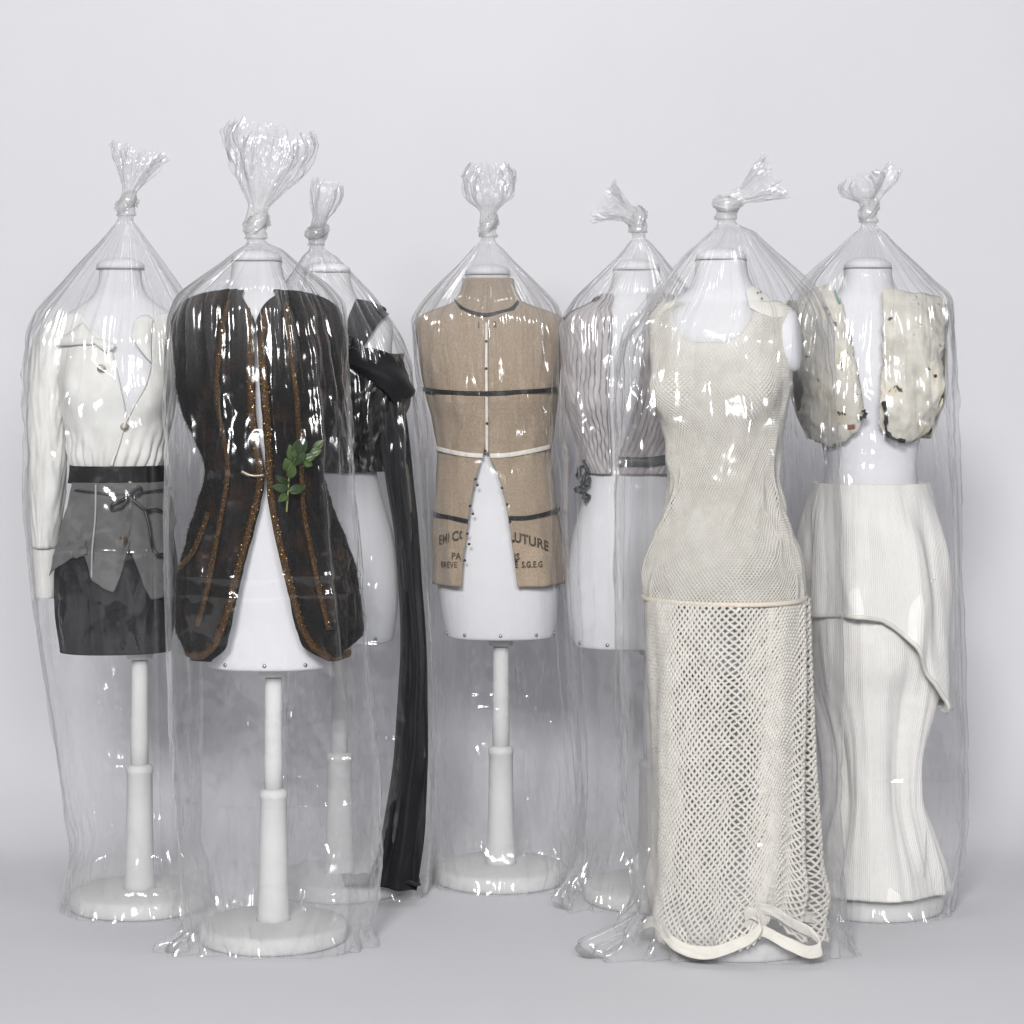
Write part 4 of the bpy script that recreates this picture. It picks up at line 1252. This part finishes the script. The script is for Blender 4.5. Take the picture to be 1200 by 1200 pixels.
def even(th):
    """angle that spaces points evenly round the squared-off outline of the form"""
    s_, c_ = np.sin(th), np.cos(th)
    e = SE / 2 * 0.97
    return np.arctan2(np.sign(s_) * np.abs(s_) ** e, np.sign(c_) * np.abs(c_) ** e)


def net(name, fn, nu, nv, mat, parent, thick, weight=None):
    """diamond fishnet over the surface fn(u, v); every strand is geometry"""
    V, idx, Fc = [], {}, []
    rows = 2 * nv + 1
    uu, vv = [], []
    for j in range(rows):
        for i in range(nu):
            idx[(i, j)] = len(uu)
            uu.append((i + 0.5 * (j % 2)) / nu)
            vv.append(j / (rows - 1))
    P = fn(np.array(uu), np.array(vv))
    Fc = []
    for j in range(0, rows - 2):
        for i in range(nu):
            if j % 2 == 0:
                lft, rgt = (i - 1) % nu, i
            else:
                lft, rgt = i, (i + 1) % nu
            Fc.append([idx[(i, j)], idx[(rgt, j + 1)], idx[(i, j + 2)], idx[(lft, j + 1)]])
    o = mesh_obj(name, P, Fc, mat, parent)
    m = o.modifiers.new('strands', 'WIREFRAME')
    m.thickness = thick
    if weight is not None:
        vg = o.vertex_groups.new(name='thin')
        for k, wv in enumerate(weight(np.array(uu), np.array(vv))):
            vg.add([k], float(wv), 'REPLACE')
        m.vertex_group = 'thin'
        m.thickness_vertex_group = 0.0
    m.use_even_offset = False
    m.use_replace = True
    m.use_boundary = True
    m.offset = 0
    o['kind'] = 'stuff'
    return o


HZ = 0.772
# bodice: knit lining close on the form, net over it
wrap(F6, 'bodice_lining', np.linspace(HZ, 1.434, 90), -PI, PI, MAT['sheer'], dress, 0.0035, 140, 0.002, 20, 0.0008, closed=True,
     zbot=lambda th: HZ + 0 * th, ztop=lambda th: 1.436 - 0.095 * np.exp(-((th - float(F6.tz(816, 400, 0.01)[0])) / 0.55) ** 4),
     fold=lambda th, z: 0.004 * ridge(np.sin(th) * 3 + z * 5, np.cos(th) * 3, z * 6) * sstep(1.15, 0.95, z) + 0.008 * ridge(np.sin(th) * 1.6 - z * 6.0, np.cos(th) * 1.6, z * 3.0) * sstep(1.2, 1.05, z) * sstep(0.78, 0.85, z) + 0.010 * sstep(0.98, 0.78, z))


YT = float(F6.tz(816, 400, 0.01)[0])


def bodice_pt(u, v):
    z = HZ + (1.432 - HZ) * v
    th = even(-PI + 2 * PI * u + 0.10 * np.sin(z * 9)) + 0.02 * perlin(u * 40, v * 20, 1.0)
    pull = 0.005 * ridge(np.sin(th) * 3 + z * 5, np.cos(th) * 3, z * 6) * sstep(1.15, 0.95, z) \
        + 0.009 * ridge(np.sin(th) * 1.6 - z * 6.0, np.cos(th) * 1.6, z * 3.0) * sstep(1.2, 1.05, z) * sstep(0.78, 0.85, z)
    return F6.S(th, z, 0.0075 + pull + 0.012 * sstep(0.98, 0.78, z) + 0.002 * perlin(np.sin(th) * 4, np.cos(th) * 4, z * 20))


def bodice_thin(u, v):
    # the net thins out into a plain yoke on the chest
    z = HZ + (1.432 - HZ) * v
    th = even(-PI + 2 * PI * u + 0.10 * np.sin(z * 9))
    return np.clip(1 - 1.05 * np.exp(-((th - YT) / 0.66) ** 4 - (np.minimum(z - 1.39, 0) / 0.085) ** 2), 0.04, 1)


net('net_bodice', bodice_pt, 130, 60, MAT['net'], dress, 0.0040, bodice_thin)
st, _ = patch(F6, 'shoulder_strap', [(872, 341), (884, 333), (896, 338), (906, 345)], [(868, 360), (884, 368), (902, 372), (920, 370)], MAT['sheer'], dress, 0.0085, 24, 30, 0.001, 20, 0.0012)
for (x, y) in ((889, 342), (894, 341), (891, 349)):
    th, z = F6.tz(x, y, 0.012)
    disc('eyelet', F6.S(th, z, 0.0105), normal_at(F6, th, z), 0.0026, MAT['seam'], dress, 0.001, 10)
a = np.linspace(-PI, PI, 120)
C = F6.S(a, HZ + 0.004 - 0.004 * np.cos(a), 0.0225)
tube('hip_piping', C, 0.0055, MAT['cream_band'], dress, 10)
# net skirt
ST = np.array([(0.03, 0.192, 0.178, -0.010), (0.08, 0.184, 0.172, -0.012), (0.16, 0.178, 0.160, -0.010), (0.30, 0.170, 0.150, -0.006), (0.50, 0.167, 0.145, -0.004), (0.70, 0.168, 0.142, 0.0), (0.78, 0.170, 0.142, 0.0)])
FS = Form(F6.X, F6.Y, 0.0, 1.0, top_dx=-0.025, bot_dx=0.0055, bust=0.0)


def hem_z(th):
    # the hem lifts in a tuck on the right of the front
    return 0.036 + 0.062 * np.exp(-((th - 0.30) / 0.22) ** 2) + 0.004 * np.sin(th * 3)


def skirt_pt(u, v):
    th = even(-PI + 2 * PI * u) + 0.03 * perlin(u * 24, v * 11, 2.0) + 0.012 * perlin(u * 90, v * 40, 5.0)
    v = v + 0.006 * perlin(u * 40, v * 22, 9.0) * np.sin(PI * v)
    hz = hem_z(th)
    z = hz + (HZ - hz) * v
    k = 1 - v
    f = 0.016 * np.exp(-((th - 0.62 - 0.10 * v) / 0.10) ** 2) * (0.5 + k) - 0.034 * np.exp(-((th - 0.80 - 0.08 * v) / 0.10) ** 2) * (0.45 + 0.6 * k) \
        + 0.014 * np.exp(-((th - 1.05) / 0.12) ** 2) - 0.020 * np.exp(-((th + 0.35) / 0.14) ** 2) * k + 0.008 * np.sin(th * 6 + 1.5) * k + 0.007 * perlin(np.sin(th) * 3, np.cos(th) * 3, z * 4)
    sag = 0.010 * np.sin(z * 40 + th * 2) * sstep(0.28, 0.05, z)
    tw = th + 0.05 * np.sin(3.5 * z) + 0.45 * v
    return FS.S(tw, z, f + sag + 0.004, ST)


net('net_skirt', skirt_pt, 94, 45, MAT['net'], dress, 0.0092)
# hem band: rests round the foot of the stand and loops at the tuck


def band(name, path, w0, w1, mat, parent, n=200, solid=0.003):
    C = spline(path, n)
    t = np.gradient(C, axis=0)
    t /= np.maximum(np.linalg.norm(t, axis=1), 1e-9)[:, None]
    out = np.cross(t, [0, 0, 1.0])
    out /= np.maximum(np.linalg.norm(out, axis=1), 1e-9)[:, None]
    k = np.linspace(-1, 1, 9)
    sn = np.linspace(0, 1, n)[:, None]
    ww = w0 * (1 + 0.22 * perlin(sn * 26, k[None] * 0.8, 3.0)) * k[None]
    oo = -k[None] * w1 + 0.0035 * perlin(sn * 40, k[None] * 1.6, 8.0)
    P = C[:, None] + ww[..., None] * np.array([0, 0, 1.0]) + oo[..., None] * out[:, None]
    P[..., 2] = np.maximum(P[..., 2], 0.006)
    return grid_obj(name, P, mat, parent, solid=solid)


def hp(px, py, Y):
    X, Z = W(px, py, Y)
    return (float(X), Y, float(Z))


yb = F6.Y
path = [(F6.X - 0.17, yb + 0.10, 0.036), (F6.X - 0.19, yb, 0.036), hp(771, 1082, yb - 0.12), hp(790, 1106, yb - 0.175), hp(828, 1117, yb - 0.20), hp(860, 1108, yb - 0.21), hp(882, 1097, yb - 0.215),
        hp(891, 1086, yb - 0.213), hp(887, 1075, yb - 0.205), hp(878, 1070, yb - 0.198), hp(873, 1077, yb - 0.192), hp(880, 1086, yb - 0.188), hp(896, 1092, yb - 0.196), hp(924, 1106, yb - 0.208), hp(950, 1116, yb - 0.205),
        hp(962, 1111, yb - 0.192), hp(956, 1099, yb - 0.182), hp(930, 1083, yb - 0.186), hp(902, 1067, yb - 0.190), hp(887, 1063, yb - 0.178), hp(896, 1066, yb - 0.160), hp(938, 1072, yb - 0.135), hp(970, 1082, yb - 0.06),
        (F6.X + 0.19, yb + 0.08, 0.040)]
band('hem_band', path, 0.0125, 0.004, MAT['cream'], dress, 320, 0.0016)

# ------------------------------------------------------------------ 7: painted vest and ribbed skirt
make_form(F7, 'white dress form wearing the cream painted waistcoat', pole_dx=0.0, screws=0, arm_plates=(0, 0), chest=True)
vest = thing('painted_waistcoat', 'stiff cream painted waistcoat with cracked black edges', 'waistcoat', (F7.X, F7.Y, 1.1))
VT = np.array([(1.08, 0.130, 0.110, 0.0), (1.14, 0.152, 0.124, -0.004), (1.20, 0.176, 0.136, -0.006), (1.28, 0.184, 0.134, -0.004), (1.36, 0.188, 0.118, 0.0), (1.42, 0.192, 0.100, 0.004), (1.45, 0.186, 0.085, 0.006), (1.47, 0.15, 0.078, 0.006)])
vf = lambda u, v: 0.022 * np.sin(PI * u) ** 0.7 * np.sin(PI * np.clip(v * 0.95 + 0.05, 0, 1)) ** 0.7 - 0.006 + 0.006 * ridge(u * 2.5, v * 3, 0.7) + 0.004 * perlin(u * 9, v * 12, 2.0)
patch(F7, 'vest_panel', [(938, 352), (960, 337), (974, 331), (984, 340), (990, 352)], [(940, 505), (955, 517), (972, 524), (988, 519), (1004, 503), (1012, 486)], MAT['paint'], vest, 0.004, 60, 70, 0.003, 24, 0.004, VT, vf, ragged=2.5, seed=2.0, bust=0.01)
patch(F7, 'vest_panel', [(1040, 338), (1060, 340), (1085, 342), (1106, 346), (1116, 352)], [(1030, 495), (1036, 510), (1056, 517), (1075, 518), (1092, 508), (1100, 480)], MAT['paint'], vest, 0.004, 70, 70, 0.003, 24, 0.004, VT, vf, ragged=2.5, seed=6.0, bust=0.01)
wrap(F7, 'vest_panel', np.linspace(1.12, 1.45, 40), PI * 0.52, PI * 1.48, MAT['paint'], vest, 0.002, 60, 0.004, 24, 0.004, table=VT)
for pts in ([(1004, 490), (1011, 486), (1008, 480)], [(1034, 470), (1036, 488), (1037, 505), (1042, 512), (1058, 517)], [(1112, 356), (1114, 372), (1110, 384)]):
    ribbon_on(F7, 'flaked_edge', pts, [0.007 + 0.004 * math.sin(k * 0.55) + 0.002 * math.sin(k * 1.3) for k in range(40)], MAT['tape_black'], vest, 0.0190, 40, VT, 0.0005, bust=0.01)
ribbon_on(F7, 'brown_patch', [(978, 378), (978, 385), (979, 393)], [0.010 + 0.004 * math.sin(k * 2.3) for k in range(30)], plain_mat('rust_paint', (0.16, 0.065, 0.045), 0.6, var=0.4, scale=90), vest, 0.0190, 30, VT, 0.0005, bust=0.01)
for pts in ([(968, 400), (970, 412), (971, 424)], [(981, 340), (985, 350), (987, 355)]):
    ribbon_on(F7, 'green_patch', pts, 0.005, plain_mat('green_paint', (0.16, 0.33, 0.28), 0.6, var=0.3, scale=60), vest, 0.0190, 20, VT, 0.0005, bust=0.01)

knit = thing('ribbed_skirt', 'off-white ribbed knit skirt draped over a long narrow underskirt', 'skirt', (F7.X, F7.Y, 0.06))
KT = np.array([(0.40, 0.158, 0.165, -0.01), (0.50, 0.160, 0.168, -0.01), (0.70, 0.163, 0.168, -0.006), (0.85, 0.158, 0.152, -0.004), (0.95, 0.145, 0.120, 0.0), (1.02, 0.130, 0.104, 0.0)])
kf = lambda th, z: 0.003 * (ridge(np.sin(th) * 8 + z * 0.8, np.cos(th) * 8, z * 1.1) - 0.3) * sstep(1.02, 0.96, z) * (0.4 + 0.6 * sstep(0.7, 0.9, z)) + 0.010 * np.sin(th * 9 + 2 * np.sin(z * 6)) * sstep(1.02, 0.85, z) + 0.010 * perlin(np.sin(th) * 2.2 + z * 1.5, np.cos(th) * 2.2, z * 1.8) * sstep(1.0, 0.75, z) + 0.005 * perlin(np.sin(th) * 4, np.cos(th) * 4, z * 7) + 0.006 * ridge(np.sin(th) * 3 + z * 3, np.cos(th) * 3, z * 2) * sstep(1.0, 0.8, z)
Kpx = [(960, 722), (979, 720), (1005, 721), (1030, 725), (1050, 740), (1065, 757), (1080, 782), (1092, 808), (1103, 836)]
kth, kz_ = F7.tz(np.array([p[0] for p in Kpx]), np.array([p[1] for p in Kpx]), 0.005, KT)


def kbot(th):
    t = (th + PI) % (2 * PI) - PI
    return np.interp(t, np.concatenate([[-PI], kth, [PI]]), np.concatenate([[kz_[0]], kz_, [kz_[-1]]]))


o, PK = wrap(F7, 'draped_overskirt', np.linspace(0.42, 1.015, 90), -PI, PI, MAT['rib'], knit, 0.004, 200, 0.002, 12, 0.003, table=KT, fold=kf, zbot=kbot)
band_pts = PK[20:190, 2]
tube('rolled_hem', PK[25:185, 1] + np.array([0, -0.002, 0.001]), 0.0055, MAT['knit_edge'], knit, 8)
UT = np.array([(0.052, 0.172, 0.165, -0.004), (0.10, 0.165, 0.155, -0.004), (0.18, 0.137, 0.128, -0.006), (0.28, 0.112, 0.108, -0.008), (0.42, 0.122, 0.112, -0.008), (0.52, 0.150, 0.125, -0.006), (0.60, 0.166, 0.148, -0.004),
               (0.70, 0.172, 0.152, 0.0), (0.80, 0.174, 0.154, 0.0)])
FU = Form(F7.X, F7.Y, 0.0, 1.0, top_dx=0.0, bot_dx=0.0, bust=0.0)
uf = lambda th, z: sstep(0.70, 0.50, z) * (0.010 * np.sin(th * 5 + 0.6 + 2.0 * np.sin(z * 3.5)) + 0.010 * (ridge(np.sin(th) * 2.6 + z * 0.9, np.cos(th) * 2.6, z * 1.2) - 0.3)) \
    + 0.003 * (ridge(np.sin(th) * 7 + z * 0.6, np.cos(th) * 7, z * 0.9) - 0.3) + 0.005 * perlin(np.sin(th) * 5, np.cos(th) * 5, z * 7)
wrap(FU, 'underskirt', np.linspace(0.053, 0.795, 110), -PI, PI, MAT['rib'], knit, -0.004, 200, 0.002, 10, 0.003, table=UT, fold=uf, closed=True)

# ------------------------------------------------------------------ the bags
b1 = make_bag('clear plastic bag knotted over the white shirt and charcoal skirt', F1, (148, 238),
              [(136, 256), (120, 275), (85, 320), (46, 368), (34, 395), (32, 430), (34, 600), (48, 740), (65, 850), (82, 980), (89, 1040), (92, 1062), (100, 1072)],
              [(160, 256), (176, 275), (200, 318), (226, 360), (236, 400), (238, 600), (236, 800), (234, 980), (232, 1040), (226, 1072)],
              [dict(tip=(164, 178), prof=[(0, 10), (0.2, 9), (0.5, 18), (0.8, 27), (1, 31)], flat=0.7)], 1.3, flares=((-0.6, 0.9, 0.012, 0.06), (0.7, 0.5, 0.012, 0.06)), pole_dx=0.058, deep=0.80, folds=((-1.15, 0.010, 0.05), (0.5, 0.006, 0.03)), creases=((0.86, 0.004), (0.30, 0.003)))
b2 = make_bag('clear plastic bag with a big balloon tuft over the fur tailcoat', F2, (300, 262),
              [(288, 278), (262, 296), (205, 345), (195, 368), (193, 420), (193, 600), (196, 700), (200, 850), (208, 980), (214, 1060), (222, 1090), (236, 1100)],
              [(312, 278), (340, 290), (386, 335), (402, 362), (409, 400), (416, 500), (426, 700), (436, 800), (446, 900), (448, 1000), (444, 1050), (432, 1090), (424, 1100)],
              [dict(tip=(320, 154), prof=[(0, 14), (0.15, 12), (0.35, 24), (0.6, 40), (0.85, 48), (1, 42)], flat=0.8, k=0.88)], 2.7, flares=((-1.05, 0.28, 0.075, 0.09), (0.3, 1.2, 0.014, 0.06), (1.2, 0.5, 0.02, 0.10)), pole_dx=0.038, deep=0.95, folds=((-0.9, 0.010, 0.04), (0.75, 0.012, 0.05), (1.2, 0.006, 0.03)), creases=((0.83, 0.005), (0.79, 0.004), (0.33, 0.004)), knot_s=1.15)
b3 = make_bag('clear plastic bag with a small upright tuft over the black top', F3, (371, 273),
              [(358, 290), (345, 300), (330, 330), (322, 380), (325, 600), (330, 800), (330, 1000), (335, 1060)],
              [(384, 288), (405, 300), (440, 342), (474, 390), (488, 430), (498, 600), (505, 740), (510, 900), (508, 980), (500, 1040), (490, 1058)],
              [dict(tip=(386, 216), prof=[(0, 10), (0.25, 10), (0.55, 16), (0.85, 18), (1, 17)], flat=0.8)], 4.1, flares=((0.8, 0.8, 0.015, 0.08),), pole_dx=0.01, deep=0.85, knot_tilt=-0.3, folds=((0.9, 0.010, 0.05), (1.25, 0.006, 0.03)), creases=((0.62, 0.006), (0.35, 0.005)))
b4 = make_bag('clear plastic bag knotted over the burlap jacket', F4, (572, 264),
              [(560, 280), (545, 291), (492, 358), (480, 376), (484, 420), (500, 500), (504, 700), (507, 900), (512, 1010), (516, 1030)],
              [(584, 280), (600, 294), (654, 358), (660, 380), (660, 500), (663, 650), (670, 800), (682, 960), (688, 1010), (680, 1032)],
              [dict(tip=(573, 196), prof=[(0, 11), (0.2, 10), (0.45, 26), (0.75, 30), (1, 22)], flat=0.85)], 5.9, flares=((0.9, 0.35, 0.03, 0.12), (-0.4, 0.8, 0.012, 0.06)), pole_dx=0.008, deep=0.92, folds=((-1.3, 0.012, 0.05), (1.1, 0.010, 0.04), (1.35, 0.006, 0.03)), creases=((0.45, 0.004),))
b5 = make_bag('clear plastic bag with a drooping tuft over the mauve grey pleated top', F5, (748, 258),
              [(737, 274), (716, 300), (668, 352), (656, 376), (655, 420), (656, 600), (664, 760), (674, 900), (668, 1000), (662, 1040), (672, 1060)],
              [(760, 274), (782, 298), (812, 350), (826, 400), (826, 600), (826, 800), (826, 1000), (815, 1060)],
              [dict(tip=(708, 236), prof=[(0, 13), (0.3, 11), (0.55, 14), (0.8, 22), (1, 25)], flat=0.8, dy=-0.02)], 7.7, flares=((-0.95, 0.35, 0.07, 0.16), (0.0, 0.6, 0.015, 0.06)), pole_dx=0.05, deep=0.85, knot_tilt=0.9, folds=((-0.8, 0.010, 0.04), (-0.3, 0.006, 0.03)))
b6 = make_bag('clear plastic bag knotted over the cream net dress', F6, (851, 240),
              [(838, 258), (800, 292), (757, 356), (728, 396), (721, 430), (721, 600), (722, 800), (726, 950), (738, 1040), (752, 1085), (762, 1100)],
              [(866, 256), (896, 272), (958, 345), (972, 380), (976, 430), (978, 560), (980, 800), (978, 960), (984, 1040), (990, 1080), (984, 1100)],
              [dict(tip=(906, 208), prof=[(0, 13), (0.3, 11), (0.6, 17), (0.85, 24), (1, 27)], flat=0.8)], 9.4, flares=((-1.25, 0.30, 0.15, 0.16), (1.2, 0.4, 0.03, 0.10)), pole_dx=0.033, deep=0.90, knot_tilt=-0.6, folds=((-1.05, 0.012, 0.04), (-0.75, 0.008, 0.03), (1.15, 0.012, 0.04)), knot_s=1.1)
b7 = make_bag('clear plastic bag knotted over the painted waistcoat and ribbed skirt', F7, (1018, 246),
              [(1006, 262), (986, 278), (942, 326), (922, 366), (916, 420), (918, 600), (924, 800), (936, 980), (942, 1050), (950, 1070)],
              [(1030, 260), (1046, 272), (1096, 330), (1114, 346), (1119, 400), (1121, 700), (1126, 900), (1126, 980), (1120, 1040), (1110, 1070)],
              [dict(tip=(1006, 208), prof=[(0, 11), (0.25, 11), (0.5, 22), (0.8, 26), (1, 20)], flat=0.8), dict(tip=(1047, 198), prof=[(0, 8), (0.3, 6), (0.6, 9), (0.85, 10), (1, 8)], flat=0.6)], 11.2, flares=((0.4, 0.8, 0.012, 0.06), (-1.0, 0.5, 0.02, 0.1)), pole_dx=0, deep=0.90,
              folds=((-0.4, 0.006, 0.03), (0.95, 0.008, 0.03), (1.25, 0.012, 0.04)), creases=((0.33, 0.005),))
